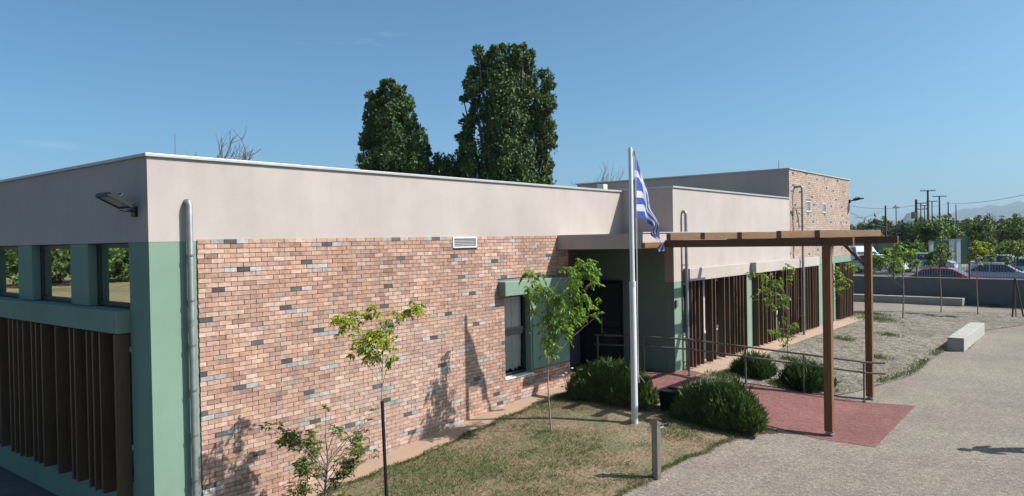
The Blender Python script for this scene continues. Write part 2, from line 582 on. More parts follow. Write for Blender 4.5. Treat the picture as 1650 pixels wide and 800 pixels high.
def brick_field(name, rects, holes, y, axis='x', L=.2, h=.069, joint=.008, seed=1, ztop=3.94, parent=bld, proud=.02, pale=0.):
    """brick slips on plane y=const facing -y; clusters of grey bricks scattered through the salmon bonds"""
    r = random.Random(seed)
    x0, x1, z0, z1 = rects
    nrow = int((z1 - z0) / h) + 1
    ncol = int((x1 - x0) / L) + 2
    kind = {}
    def put(rw, c, k): kind.setdefault((rw, c), k)
    cells = []
    for rw in range(1, nrow, 5):
        off = r.uniform(0, 5)
        c = off
        while c < ncol:
            cells.append((rw + r.randint(-1, 1), int(c)))
            c += r.choice([5, 6, 7, 7, 8, 9, 10])
    for rw, c in cells:
        t = r.random()
        if t < .30:
            put(rw, c, 'L'); put(rw, c + 1, 'D'); put(rw, c + 2, 'L')
        elif t < .58:
            put(rw, c, 'D'); put(rw + 1, c, 'L'); put(rw + 1, c + 1, 'L')
        elif t < .74:
            put(rw, c, 'D'); put(rw, c + 1, 'L')
        elif t < .86:
            put(rw, c, 'L'); put(rw, c + 1, 'L')
        else:
            put(rw, c, 'D')
    sal = [(.31, .187, .135), (.28, .165, .118), (.335, .215, .162), (.25, .150, .113), (.30, .168, .112), (.25, .152, .118), (.345, .235, .185), (.275, .178, .142)]
    b = MB()
    zone = {}
    for rw in range(nrow):
        zt = z1 - rw * h
        zb = max(zt - h + joint, z0)
        if zb >= zt - .01: continue
        sh = (rw % 2) * L * .5
        for c in range(-1, ncol):
            xa = x0 + c * L - sh + joint * .5 + r.uniform(-.002, .002)
            xb = xa + L - joint
            xa = max(xa, x0); xb = min(xb, x1)
            if xb - xa < .02: continue
            skip = False
            segs = [(xa, xb)]
            for (ha, hb, hc, hd) in holes:
                if zt > hc + .012 and zb < hd - .012:
                    ns = []
                    for (a, e) in segs:
                        if e <= ha or a >= hb: ns.append((a, e)); continue
                        if a < ha: ns.append((a, ha))
                        if e > hb: ns.append((hb, e))
                    segs = ns
            zk = (rw // 9, c // 6)
            if zk not in zone: zone[zk] = r.uniform(.88, 1.10)
            k = kind.get((rw, c))
            if k == 'D': q_ = r.uniform(.7, 1.35); col = tuple(v * q_ for v in (.062, .065, .068))
            elif k == 'L': q_ = r.uniform(.72, 1.12); col = tuple(v * q_ for v in (.285, .282, .275))
            else:
                col = tuple(a_ * b_ for a_, b_ in zip(r.choice(sal), (1.06, 1.065, 1.09)))
                if r.random() < .07: col = (.205, .122, .095)
                if r.random() < .03: col = (.225, .185, .155)
                m_ = r.uniform(.93, 1.07) * zone[zk] * 1.08
                col = tuple(v * m_ for v in col)
                wx, wz = (xa - x0) / 9.1, (zt - z0) / 4.2
                wash = .42 * math.exp(-((wx - .38 - .25 * (wz - .4)) / .22) ** 2 - ((wz - .38) / .28) ** 2) * r.uniform(.5, 1.2)
                col = tuple(v * (1 - wash) + q * wash for v, q in zip(col, (.34, .27, .235)))
                if pale: col = tuple(v * (1 - pale) + q * pale for v, q in zip(col, (.33, .28, .24)))
            pr_ = proud * r.uniform(.75, 1.1)
            for (a, e) in segs:
                if e - a < .015: continue
                zt2 = zt
                b.box(a, e, y - pr_, y, zb, zt2, col)
    return b.build(name, M['brick'], parent, tint=True)

brick_field('brick_cladding', (5.284, 14.37, -.30, 3.94), [(11.985, 12.955, .93, 2.70), (12.955, 14.38, 1.0, 2.70), (11.78, 14.38, 2.69, 2.995), (10.44, 11.14, 3.72, 3.95)], YA, seed=4)

# window in the brick wall
wn = MB()
wn.box(11.985, 12.955, 9.90, 10.10, .905, .935)
wn.build('window_sill', M['white_sill'], bld, bevel=.006)
rv = MB(); rv.box(12.905, 12.949, YA + .004, 10.17, .936, 2.698)
rv.build('window_reveal', M['green'], bld)
wf = MB()
for bx in ((11.995, 12.06, 10.08, 10.14, .94, 2.69), (12.83, 12.90, 10.08, 10.14, .94, 2.69), (12.06, 12.83, 10.08, 10.14, .94, 1.0), (12.06, 12.83, 10.08, 10.14, 2.62, 2.69), (12.06, 12.83, 10.075, 10.14, 1.80, 1.96)):
    wf.box(*bx)
win = wf.build('window', M['frame'], bld, bevel=.005)
gp = MB(); gp.add([(12.06, 10.105, 1.0), (12.83, 10.105, 1.0), (12.83, 10.105, 2.62), (12.06, 10.105, 2.62)], [(0, 1, 2, 3)])
def clear_glass():
    m = MatB('clear_pane')
    g = m.n('ShaderNodeBsdfGlossy'); g.inputs['Roughness'].default_value = .01
    t = m.n('ShaderNodeBsdfTransparent'); t.inputs['Color'].default_value = (.82, .85, .84, 1)
    fr = m.n('ShaderNodeFresnel'); fr.inputs['IOR'].default_value = 1.5
    ms = m.n('ShaderNodeMixShader')
    m.l(fr.outputs[0], ms.inputs[0]); m.l(t.outputs[0], ms.inputs[1]); m.l(g.outputs[0], ms.inputs[2])
    m.l(ms.outputs[0], m.out.inputs['Surface'])
    return m.m
M['clear'] = clear_glass()
gp.build('pane', M['clear'], win)
# curtain: wavy cloth
cv = []; cf = []
nx_, nz_ = 40, 8
for j in range(nz_ + 1):
    for i in range(nx_ + 1):
        x = 12.06 + .74 * i / nx_; z = 1.05 + 1.6 * j / nz_
        cv.append((x, 10.155 + .014 * math.sin(i * .9) + .012 * math.sin(i * .37 + 1) + .01 * math.sin(j * .5 + i * .2), z + .03 * math.sin(i * .7) * (j == 0)))
for j in range(nz_):
    for i in range(nx_):
        a = j * (nx_ + 1) + i
        cf.append((a, a + 1, a + nx_ + 2, a + nx_ + 1))
MB().add(cv, cf).build('curtain', M['curtain'], win, smooth=True)
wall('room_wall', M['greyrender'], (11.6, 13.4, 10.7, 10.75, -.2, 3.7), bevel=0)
# green panel, hood, vent
wall('green_panel', M['green'], (12.951, 14.37, YA - .02, YA + .001, 1.0, 2.692), bevel=.006)
wall('window_hood', M['green'], (11.79, 14.385, 9.715, YA + .004, 2.69, 2.99))
vb = MB()
vb.box(10.44, 11.14, 9.895, 9.915, 3.905, 3.94); vb.box(10.44, 11.14, 9.895, 9.915, 3.72, 3.75)
vb.box(10.44, 10.475, 9.895, 9.915, 3.75, 3.905); vb.box(11.105, 11.14, 9.895, 9.915, 3.75, 3.905)
for k in range(5):
    z = 3.762 + k * .031
    vb.obox((10.79, 9.912, z + .008), (1, 0, 0), (0, 1, -.7), (0, .7, 1), .318, .014, .003)
vb.build('vent', M['white_metal'], bld)

# left facade: windows, pillars, beam, slats
wy = [(10.52, 11.89), (12.54, 14.15), (14.8, 16.4), (17.05, 18.6), (19.2, 20.8), (21.4, 23.0)]
pil = [(11.89, 12.54), (14.15, 14.8), (16.4, 17.05), (18.6, 19.2), (20.8, 21.4), (23.0, 24)]
for a, b in pil:
    wall('pillar', M['green'], (XA + .004, XA + .25, a, b, 2.98, 3.913))
for a, b in wy:
    f = MB()
    X0, X1 = XA + .13, XA + .19
    f.box(X0, X1, a + .001, a + .07, 2.985, 3.91); f.box(X0, X1, b - .07, b - .001, 2.985, 3.91)
    f.box(X0, X1, a + .07, b - .07, 2.985, 3.06); f.box(X0, X1, a + .07, b - .07, 3.84, 3.91)
    w_ = f.build('window', M['frame'], bld, bevel=.005)
    g = MB(); g.box(X0 + .025, X0 + .035, a + .07, b - .07, 3.06, 3.84)
    g.build('pane', M['glass2'], w_)
wall('beam', M['green'], (4.43, 4.875, 10.53, 24, 2.665, 2.975), bevel=.015)
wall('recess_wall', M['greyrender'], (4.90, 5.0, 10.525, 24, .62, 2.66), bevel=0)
wall('base_wall', M['green'], (4.625, 5.0, 10.525, 24, -.6, .60))
# lower windows behind the slats
for a, b in ((10.7, 12.5), (12.9, 14.6), (15.0, 17), (17.4, 19.4)):
    f = MB()
    f.box(4.85, 4.897, a, a + .06, .9, 2.4); f.box(4.85, 4.897, b - .06, b, .9, 2.4)
    f.box(4.85, 4.897, a + .06, b - .06, .9, .97); f.box(4.85, 4.897, a + .06, b - .06, 2.33, 2.4)
    w_ = f.build('window', M['white_metal'], bld)
    g = MB(); g.box(4.868, 4.878, a + .06, b - .06, .97, 2.33); g.build('pane', M['glass'], w_)
rs = random.Random(5)
def slat(x0, x1, y0, y1, z0, z1):
    b = MB(); b.box(x0, x1, y0, y1, z0, z1)
    return b.build('wooden_slat', M['darkwood'], bld, bevel=.004)
sy = [10.585, 11.06, 11.30, 11.50, 11.94, 12.10, 12.65, 13.22, 13.46, 13.65, 14.03, 14.27, 14.5, 14.7, 15.2, 15.42, 15.63, 16.0, 16.4]
for k, y in enumerate(sy):
    slat(4.425, 4.64 if k else 4.62, y - .022, y + .023, .38 + rs.uniform(-.012, .012), 2.655)
wall('slat_rail', M['black'], (4.66, 4.70, 10.55, 24, 2.50, 2.56), (4.66, 4.70, 10.55, 24, .66, .72), bevel=0)

# canopy + entrance recess
wall('canopy', M['pink'], (13.95, 16.918, 7.70, 9.928, 3.62, 3.95), bevel=0)
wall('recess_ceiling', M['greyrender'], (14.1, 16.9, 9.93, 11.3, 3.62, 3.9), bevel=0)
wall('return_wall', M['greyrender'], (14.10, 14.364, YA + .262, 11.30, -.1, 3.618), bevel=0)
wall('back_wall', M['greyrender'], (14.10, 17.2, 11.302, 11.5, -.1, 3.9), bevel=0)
dg = MB()
for bx in ((16.86, 16.918, 9.95, 10.02, .47, 2.75), (16.86, 16.918, 11.2, 11.27, .47, 2.75), (16.86, 16.918, 10.02, 11.2, 2.66, 2.75), (16.86, 16.918, 10.57, 10.65, .47, 2.66), (16.86, 16.918, 10.02, 10.57, .47, .6), (16.86, 16.918, 10.65, 11.2, .47, .6), (16.86, 16.918, 10.02, 10.57, 1.45, 1.53), (16.86, 16.918, 10.65, 11.2, 1.45, 1.53)):
    dg.box(*bx)
dr = dg.build('door', M['frame'], bld)
g = MB(); g.box(16.885, 16.895, 10.02, 11.2, .6, 2.66); g.build('pane', M['glass'], dr)
hd = MB(); hd.tube([(16.85, 10.54, 1.35), (16.80, 10.54, 1.35), (16.80, 10.54, 1.75), (16.85, 10.54, 1.75)], .012, 6); hd.build('handle', M['steel'], dr)

# block two
Y2 = 8.48
wall('upper_wall', M['pink'], (16.92, 25.57, Y2, Y2 + .25, 2.73, 5.09), bevel=0)
wall('side_wall', M['pink'], (16.92, 17.17, Y2 + .25, 11.3, 3.70, 5.09), bevel=0)
wall('side_wall', M['green'], (16.922, 17.17, Y2 + .25, 11.3, -.1, 3.698), bevel=0)
wall('corner_pillar', M['green'], (16.923, 17.45, Y2 + .003, Y2 + .25, -.1, 2.728))
wall('lintel', M['pink'], (17.45, 21.42, 8.30, Y2 + .004, 2.725, 3.05))
wall('lintel', M['pink'], (21.98, 28.25, 8.30, Y2 + .004, 2.725, 3.05))
wall('recess_wall', M['green'], (17.46, 33.0, 8.80, 8.95, -.1, 2.9), bevel=0)
for a, b in ((21.47, 22.14), (23.62, 24.18), (28.5, 29.22), (30.35, 30.87)):
    wall('pillar', M['green'], (a, b, Y2 + .003, 8.79, -.1, 2.728))
for a, b in ((17.9, 19.3), (19.8, 21.3), (22.4, 23.5), (24.5, 26.2), (26.5, 28.2), (31.2, 32.7)):
    f = MB()
    f.box(a, a + .07, 8.755, 8.797, 1.25, 2.65); f.box(b - .07, b, 8.755, 8.797, 1.25, 2.65)
    f.box(a + .07, b - .07, 8.755, 8.797, 1.25, 1.32); f.box(a + .07, b - .07, 8.755, 8.797, 2.58, 2.65)
    f.box(a - .05, b + .05, 8.70, 8.797, 1.20, 1.245)
    w_ = f.build('window', M['white_metal'], bld)
    g = MB(); g.box(a + .07, b - .07, 8.772, 8.782, 1.32, 2.58); g.build('pane', M['glass'], w_)
def slat_run(x0, x1, gaps, seed, zt=2.72, z0=.5):
    r = random.Random(seed)
    x = x0
    while x < x1:
        if not any(a < x < b for a, b in gaps):
            slat(x, x + .045, 8.31, 8.50, G(x, 8.5) + .06 + r.uniform(0, .02), zt)
        x += r.choice([.19, .22, .24, .26, .34])
slat_run(17.55, 21.40, [(18.35, 18.72), (19.0, 19.42)], 2)
slat_run(22.16, 28.2, [(23.65, 24.1)], 3)
slat_run(30.95, 33.1, [], 6)
slat_run(29.3, 30.3, [], 8)

# block three
wall('upper_wall', M['mortar'], (25.82, 33.12, 8.502, 8.73, 2.73, 6.1), bevel=0)
brick_field('brick_cladding', (25.575, 33.115, 2.735, 6.09), [(25.5, 28.27, 2.7, 3.055), (28.4, 33.2, 2.6, 2.98), (27.38, 27.92, 4.66, 5.1), (29.3, 29.8, 4.66, 5.07)], 8.50, seed=9, pale=.45)
wall('lintel', M['green'], (28.4, 33.1, 8.47, 8.505, 2.72, 2.98))
wall('side_wall', M['pink'], (25.57, 25.82, 8.503, 12.2, 2.8, 6.1), bevel=0)
wall('side_wall', M['pink'], (25.66, 25.9, 12.2, 17.2, 2.8, 6.1))
wall('side_wall', M['pink'], (32.87, 33.12, 8.732, 17.2, 0, 6.1))
wall('back_wall', M['pink'], (25.82, 32.87, 16.95, 17.2, 0, 6.1))
for (a, b, c, d) in ((27.40, 27.90, 4.68, 5.08), (29.32, 29.78, 4.68, 5.05)):
    v_ = MB()
    v_.box(a, b, 8.475, 8.50, c, c + .04); v_.box(a, b, 8.475, 8.50, d - .04, d); v_.box(a, a + .04, 8.475, 8.5, c + .04, d - .04); v_.box(b - .04, b, 8.475, 8.5, c + .04, d - .04)
    for k in range(7):
        z = c + .06 + k * (d - c - .1) / 7
        v_.obox(((a + b) / 2, 8.49, z), (1, 0, 0), (0, 1, -.7), (0, .7, 1), (b - a) / 2 - .04, .014, .003)
    v_.build('vent', M['white_metal'], bld)
# roofs and copings
wall('roof', M['roof'], (XA + .26, 16.9, YA + .26, 24, 4.6, 4.75), bevel=0)
wall('roof', M['roof'], (17.18, 25.56, Y2 + .26, 24, 4.6, 4.75), bevel=0)
wall('roof', M['roof'], (25.83, 32.86, 8.74, 16.94, 5.6, 5.75), bevel=0)
def coping(x0, x1, y0, y1, z):
    wall('coping', M['coping'], (x0, x1, y0, y1, z, z + .045), bevel=.006)
coping(XA - .035, 16.91, YA - .035, YA + .285, ZT + .001)
coping(XA - .035, XA + .285, YA + .286, 24, ZT + .001)
coping(16.885, 25.565, Y2 - .035, Y2 + .285, 5.091)
coping(16.885, 17.205, Y2 + .286, 11.3, 5.091)
coping(25.535, 33.155, 8.445, 8.765, 6.101)
coping(25.535, 25.855, 8.766, 17.2, 6.101)
coping(32.835, 33.155, 8.766, 17.2, 6.101)
wall('coping', M['coping'], (13.93, 16.90, 7.68, 7.80, 3.951, 3.975), bevel=.004)
wall('roof_outlet', M['white_sill'], (25.0, 25.3, 15.5, 15.8, 4.75, 6.0))
wall('rear_wall', M['pink'], (XA + .3, 25.5, 23.76, 24.0, -.3, 4.6), bevel=0)
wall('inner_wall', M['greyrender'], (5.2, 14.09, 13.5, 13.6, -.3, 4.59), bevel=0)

# downpipes
def downpipe(x, y, ztop, zbot, r_=.05, wallgap=.08, elbow=True):
    b = MB()
    yc = y - wallgap
    pts = []
    if elbow:
        pts += [(x, y, ztop), (x, yc + .05, ztop), (x, yc + .018, ztop - .012), (x, yc, ztop - .05)]
    else:
        pts += [(x, yc, ztop)]
    pts += [(x, yc, zbot)]
    b.tube(pts, r_, 14)
    o = b.build('downpipe', M['galv'], bld, smooth=True)
    z = ztop - .75
    while z > zbot + .1:
        c = MB(); c.tube([(x, yc, z), (x, yc, z + .028)], r_ * 1.18, 14); c.box(x - .012, x + .012, yc + r_, y, z + .004, z + .024)
        c.build('bracket', M['steel'], o)
        z -= .62
    j = MB()
    j.tube([(x, yc, ztop - 1.72), (x, yc, ztop - 1.62)], r_ * 1.09, 14)
    j.build('joint', M['galv'], o, smooth=True)
    return o
downpipe(5.145, YA - .0, 4.46, -.3, .043, .085)
downpipe(17.43, Y2, 4.50, .40, .042, .10)
downpipe(26.10, 8.478, 5.52, .40, .042, .26)
cb = MB()
cb.tube([(25.75, 8.45, 4.62), (25.72, 8.40, 4.72), (25.78, 8.38, 4.80), (25.92, 8.36, 4.72), (26.0, 8.33, 4.40), (26.02, 8.30, 4.1)], .022, 8)
cb.build('conduit', M['galv'], bld, smooth=True)
# wall box beside the entrance
wall('junction_box', M['greyrender'], (16.955, 17.06, Y2 - .045, Y2 - .001, 2.10, 2.28), bevel=.005)

# floodlights
def floodlight(name, base, out, side, label, tilt=12, sc=1.0):
    o = empty(name, base, label, 'floodlight')
    B = Vector(base); out = Vector(out).normalized(); side = Vector(side).normalized(); Z = Vector((0, 0, 1))
    d = (out * math.cos(R(tilt)) + Z * math.sin(R(tilt))).normalized(); n = side.cross(d).normalized()
    if n.z < 0: n = -n
    arm = MB(); arm.obox(B + out * .02, out, side, Z, .02, .06 * sc, .07 * sc)
    arm.bar(B + out * .03 + side * .05 * sc, B + out * .16 * sc + side * .13 * sc + Z * .02, .03, .012); arm.bar(B + out * .03 - side * .05 * sc, B + out * .16 * sc - side * .13 * sc + Z * .02, .03, .012)
    arm.build('bracket', M['black'], o)
    c = B + d * .30 * sc + Z * .02
    h = MB()
    h.obox(c, d, side, n, .17 * sc, .20 * sc, .012)
    h.obox(c - n * .02 + d * .16 * sc, d, side, n, .012, .20 * sc, .022); h.obox(c - n * .02 - d * .16 * sc, d, side, n, .012, .20 * sc, .022)
    h.obox(c - n * .02 + side * .19 * sc, d, side, n, .149 * sc, .012, .022); h.obox(c - n * .02 - side * .19 * sc, d, side, n, .149 * sc, .012, .022)
    for k in range(7):
        h.obox(c + n * .035 - d * .02 + side * (k - 3) * .035 * sc, d, side, n, .10 * sc, .004, .024)
    h.build('lamp_housing', M['black'], o)
    g = MB(); g.obox(c - n * .024, d, side, n, .145 * sc, .175 * sc, .004); g.build('lamp_glass', M['lampglass'], o)
    hb = MB(); hb.tube([c + n * .03 - side * .12 * sc, c + n * .10 - side * .11 * sc - d * .02, c + n * .10 + side * .11 * sc - d * .02, c + n * .03 + side * .12 * sc], .008, 6); hb.build('bail', M['black'], o)
    return o
floodlight('floodlight', (4.618, 10.28, 4.33), (-1, 0, 0), (0, 1, 0), 'black floodlight on the shaded pink wall above the corner window', 27, 1.0)
floodlight('floodlight', (33.0, 8.474, 5.22), (.55, -.85, 0), (.85, .55, 0), 'black floodlight at the top right corner of the far brick wall', 12, 1.1)

# lightning rods on the roof
def rod(loc, h, label):
    o = empty('lightning_rod', loc, label, 'lightning rod', 'lightning rods on the parapets')
    b = MB(); b.tube([loc, (loc[0], loc[1], loc[2] + h * .55), (loc[0], loc[1], loc[2] + h)], [.012, .010, .006], 6); b.build('rod', M['galv'], o)
    c = MB(); c.box(loc[0] - .07, loc[0] + .07, loc[1] - .07, loc[1] + .07, loc[2] - .02, loc[2] + .03); c.build('foot', M['concrete'], o)
rod((5.35, 10.6, 4.77), .72, 'thin grey lightning rod on the roof behind the front left corner')
rod((25.8, 8.9, 6.12), .36, 'thin grey lightning rod on the far brick block corner')
cw = MB()
cw.tube([(5.35, 10.6, 5.12), (7.5, 10.45, 5.13), (9.5, 10.4, 5.125), (12, 10.35, 5.12), (16.8, 10.3, 5.125)], .006, 5)
cw.tube([(5.35, 10.6, 5.12), (5.0, 12, 5.13), (4.85, 16, 5.12)], .006, 5)
tag(cw.build('lightning_cable', M['galv']), 'thin lightning conductor cable running along the front parapet', 'cable')

# ------------------------------------------------------------------ pergola
per = empty('pergola', (14.76, 4.18, 0), 'brown timber pergola over the red ramp with two posts and five rafters', 'pergola')
def pwood(name, mat, fn, bevel=.006):
    b = MB(); fn(b); return b.build(name, mat, per, bevel=bevel)
for (px, py) in ((14.76, 4.20), (18.49, 4.35)):
    p = pwood('post', M['pergola'], lambda b: b.box(px - .075, px + .075, py - .075, py + .075, .10, 3.63))
    f = MB(); f.box(px - .06, px - .045, py - .05, py + .05, .03, .2); f.box(px + .045, px + .06, py - .05, py + .05, .03, .2); f.box(px - .08, px + .08, py - .08, py + .08, .03, .045)
    f.build('post_foot', M['galv'], p)
pwood('side_beam', M['pergolay'], lambda b: b.box(14.70, 14.82, 3.72, 7.583, 3.632, 3.79))
pwood('side_beam', M['pergolay'], lambda b: b.box(18.43, 18.55, 3.72, 7.72, 3.632, 3.79))
pwood('ledger_beam', M['pergolah'], lambda b: b.box(13.83, 17.2, 7.585, 7.675, 3.634, 3.75))
for k, y in enumerate((7.28, 6.51, 5.73, 4.95, 4.24)):
    dz = (0, .004, -.003, .005, 0)[k]
    pwood('rafter', M['pergolah'], lambda b: b.box(14.30, 19.0, y - .05, y + .05, 3.792 + dz, 3.935 + dz))
pwood('brace', M['pergola'], lambda b: b.bar((14.83, 4.20, 3.30), (15.12, 4.20, 3.63), .07, .06))
pwood('brace', M['pergola'], lambda b: b.bar((18.49, 4.42, 3.12), (18.49, 4.88, 3.62), .07, .07))

# ------------------------------------------------------------------ handrail
hr = empty('handrail', RAIL0.to_tuple(), 'two-bar steel handrail along the right side of the red ramp', 'handrail')
def rail_pt(t, z):
    p = RAIL0.lerp(RAIL1, t)
    return (p.x, p.y, G(14.5, p.y) + z)
for t in (0.02, .34, .665, 1.0, 1.28, 1.58):
    b = MB(); p = rail_pt(t, 0)
    b.tube([(p[0], p[1], p[2] + .02), (p[0], p[1], p[2] + .90)], .021, 10)
    b.tube([(p[0], p[1], p[2] + .028), (p[0], p[1], p[2] + .04)], .05, 10)
    b.build('rail_post', M['rail'], hr, smooth=True)
for z in (.93, .69):
    b = MB(); b.tube([rail_pt(-.09, z)] + [rail_pt(t, z - .01 * max(0, t)) for t in (0, .33, .66, 1, 1.3, 1.6)], .022, 10)
    b.build('rail_bar', M['rail'], hr, smooth=True)

# ------------------------------------------------------------------ flagpole and flag
FP = Vector((12.56, 7.17, 0.0))
FZ = G(12.56, 7.17)
fz0 = .02
fp = empty('flagpole', (FP.x, FP.y, fz0), 'tall white two-section flagpole standing in the dry lawn', 'flagpole')
b = MB(); b.tube([(FP.x, FP.y, fz0), (FP.x, FP.y, 2.95), (FP.x, FP.y, 2.99)], [.066, .062, .05], 16); b.build('lower_pole', M['white_metal'], fp, smooth=True)
b = MB(); b.tube([(FP.x, FP.y, 2.96), (FP.x, FP.y, 5.56), (FP.x, FP.y, 5.60)], [.046, .040, .03], 16); b.build('upper_pole', M['white_metal'], fp, smooth=True)
b = MB(); b.tube([(FP.x, FP.y, 2.92), (FP.x, FP.y, 3.02)], .066, 16); b.build('collar', M['white_metal'], fp, smooth=True)
RX = FP + RIGHT * .085
b = MB(); b.box(RX.x - .03, RX.x + .02, RX.y - .015, RX.y + .015, 5.47, 5.53); b.tube([(RX.x, RX.y - .012, 5.46), (RX.x, RX.y + .012, 5.46)], .03, 10); b.build('pulley', M['galv'], fp)
b = MB(); b.box(FP.x + .02, FP.x + .10, FP.y - .07, FP.y - .05, 1.05, 1.20); b.tube([(FP.x + .09, FP.y - .08, 1.18), (FP.x + .20, FP.y - .12, 1.04)], .011, 6); b.build('cleat', M['steel'], fp)
b = MB(); b.tube([(RX.x, RX.y, 5.46), (RX.x + .005, RX.y, 3.4), (RX.x, RX.y, 1.15)], .005, 5); b.tube([(RX.x + .02, RX.y - .02, 5.46), (RX.x + .015, RX.y, 3.2), (RX.x - .01, RX.y, 1.15)], .005, 5)
b.build('halyard', M['rope'], fp)

def flag_material():
    m = MatB('flag_cloth')
    a = m.n('ShaderNodeAttribute'); a.attribute_name = 'tint'
    m.color(a.outputs['Color']); m.set(Roughness=.7)
    tr = m.n('ShaderNodeBsdfTranslucent'); m.l(a.outputs['Color'], tr.inputs['Color'])
    ms = m.n('ShaderNodeMixShader'); ms.inputs[0].default_value = .3
    m.l(m.b.outputs[0], ms.inputs[1]); m.l(tr.outputs[0], ms.inputs[2]); m.l(ms.outputs[0], m.out.inputs['Surface'])
    return m.m
M['flag'] = flag_material()
NU, NV = 72, 45
HOIST, FLY = 1.18, 1.75
TOPZ = 5.42
fv = []; ff = []; fc = []
BLUE, WHITE = (.024, .065, .30), (.50, .51, .54)
DX = Vector((1, -.05, 0)).normalized(); DYv = Vector((.05, 1, 0)).normalized()
for j in range(NV + 1):
    v = j / NV                       # 0 top .. 1 bottom
    for i in range(NU + 1):
        u = i / NU                   # 0 hoist .. 1 fly
        # the fly droops: cloth swings down about the hoist and gathers in folds
        d_ = (.03 + .30 * v) ; su = u * FLY                      # cloth lies flat out to a slanting fold, then falls to the fly corner
        if su < d_:
            reach, z, t = su, TOPZ - HOIST * v, 0
        else:
            t = (su - d_) / (FLY - d_)
            reach = d_ + (.86 - d_) * t ** .80
            z = (TOPZ - HOIST * v) * (1 - t ** .97) + (3.62 - .06 * v) * t ** .97
        fold = math.sin(t * 14.0 + v * 7.5) * .05 * min(1, t * 4) * (.5 + v) + .015 * math.sin(v * 6 + u * 4) - .09 * t * (1 - .5 * t) - .05 * math.sin(math.pi * v) * t
        p = Vector((RX.x, RX.y, 0)) + DX * reach + DYv * fold
        fv.append((p.x, p.y, z))
def greek(u, v):
    s = int(v * 9)
    hx = u * 1.5 * 9                 # in stripe units
    if hx < 5 and s < 5:
        return WHITE if (2 <= hx < 3 or s == 2) else BLUE
    return BLUE if s % 2 == 0 else WHITE
fb = MB()
faces = []
for j in range(NV):
    for i in range(NU):
        a = j * (NU + 1) + i
        faces.append((a, a + NU + 1, a + NU + 2, a + 1)); fc.append(greek((i + .5) / NU, (j + .5) / NV))
fb.v = fv; fb.f = faces; fb.c = fc
flag = fb.build('flag', M['flag'], None, smooth=True, tint=True, angle=180)
tag(flag, 'blue and white striped flag hanging limp from the white flagpole', 'flag')

# ------------------------------------------------------------------ water tap post and drain
tp = empty('tap_post', (10.36, 5.53, 0), 'stainless steel water tap post at the edge of the lawn', 'tap post')
b = MB(); b.box(10.30, 10.42, 5.49, 5.59, .008, .93); b.build('post', M['steel'], tp, bevel=.006)
b = MB()
b.add([(10.285, 5.475, .93), (10.435, 5.475, .93), (10.435, 5.605, .93), (10.285, 5.605, .93), (10.285, 5.475, 1.02), (10.435, 5.475, .95), (10.435, 5.605, .95), (10.285, 5.605, 1.02)], [(0, 3, 2, 1), (4, 5, 6, 7), (0, 1, 5, 4), (1, 2, 6, 5), (2, 3, 7, 6), (3, 0, 4, 7)])
b.build('cap', M['steel'], tp, bevel=.004)
b = MB(); b.tube([(10.42, 5.53, .86), (10.50, 5.50, .87), (10.54, 5.48, .84), (10.55, 5.475, .79)], .014, 8); b.tube([(10.50, 5.50, .87), (10.50, 5.50, .91)], .009, 6); b.bar((10.47, 5.515, .915), (10.53, 5.485, .915), .015, .01)
b.build('tap', M['galv'], tp, smooth=True)
b = MB(); b.box(10.50, 10.72, 5.27, 5.45, .010, .022)
for k in range(6): b.box(10.515 + k * .034, 10.53 + k * .034, 5.29, 5.43, .0221, .027)
tag(b.build('drain_grate', M['steel']), 'small square metal drain grate beside the water tap post', 'drain grate')

# ------------------------------------------------------------------ planter
PX, PY = 13.86, 7.02
z0 = G(PX, PY); h_ = .40
pl = empty('planter', (PX, PY, z0), 'black square planter pot between the two large bushes', 'planter')
b = MB()
b.add([(PX - .17, PY - .17, z0), (PX + .17, PY - .17, z0), (PX + .17, PY + .17, z0), (PX - .17, PY + .17, z0), (PX - .22, PY - .22, z0 + h_), (PX + .22, PY - .22, z0 + h_), (PX + .22, PY + .22, z0 + h_), (PX - .22, PY + .22, z0 + h_)], [(0, 3, 2, 1), (0, 1, 5, 4), (1, 2, 6, 5), (2, 3, 7, 6), (3, 0, 4, 7), (4, 5, 6, 7)])
b.build('pot', M['plastic_black'], pl, bevel=.01)
b = MB(); e_ = .235
b.box(PX - e_, PX + e_, PY - e_, PY - e_ + .03, z0 + h_ + .001, z0 + h_ + .04); b.box(PX - e_, PX + e_, PY + e_ - .03, PY + e_, z0 + h_ + .001, z0 + h_ + .04); b.box(PX - e_, PX - e_ + .03, PY - e_ + .03, PY + e_ - .03, z0 + h_ + .001, z0 + h_ + .04); b.box(PX + e_ - .03, PX + e_, PY - e_ + .03, PY + e_ - .03, z0 + h_ + .001, z0 + h_ + .04)
b.build('rim', M['plastic_black'], pl)

# ------------------------------------------------------------------ benches and far wall
def bench(name, c, d, L, w, h, label):
    d = Vector(d).normalized(); s = Vector((-d.y, d.x, 0))
    o = empty(name, c, label, 'bench')
    b = MB(); b.obox(Vector(c) + Vector((0, 0, h / 2 + .01)), d, s, (0, 0, 1), L / 2, w / 2, h / 2 - .005); b.build('seat_block', M['concrete'], o, bevel=.015)
    return o
def mono(o, label, cat, **k): return tag(o, label, cat, **k)
b = MB(); b.obox((30.05, 3.90, .225), (1, 0.0, 0), (0, 1, 0), (0, 0, 1), 2.5, .235, .22)
tag(b.build('concrete_bench', M['concrete'], None, bevel=.015), 'long solid concrete block bench pointing away at the edge of the gravel', 'bench')
d = Vector((.12, .99, 0)).normalized()
b = MB(); b.obox(Vector((45.05, 9.9, .22)), d, (d.y, -d.x, 0), (0, 0, 1), 4.0, .25, .20)
tag(b.build('concrete_bench', M['concrete'], None, bevel=.015), 'long low concrete bench standing in front of the grey boundary wall', 'bench')

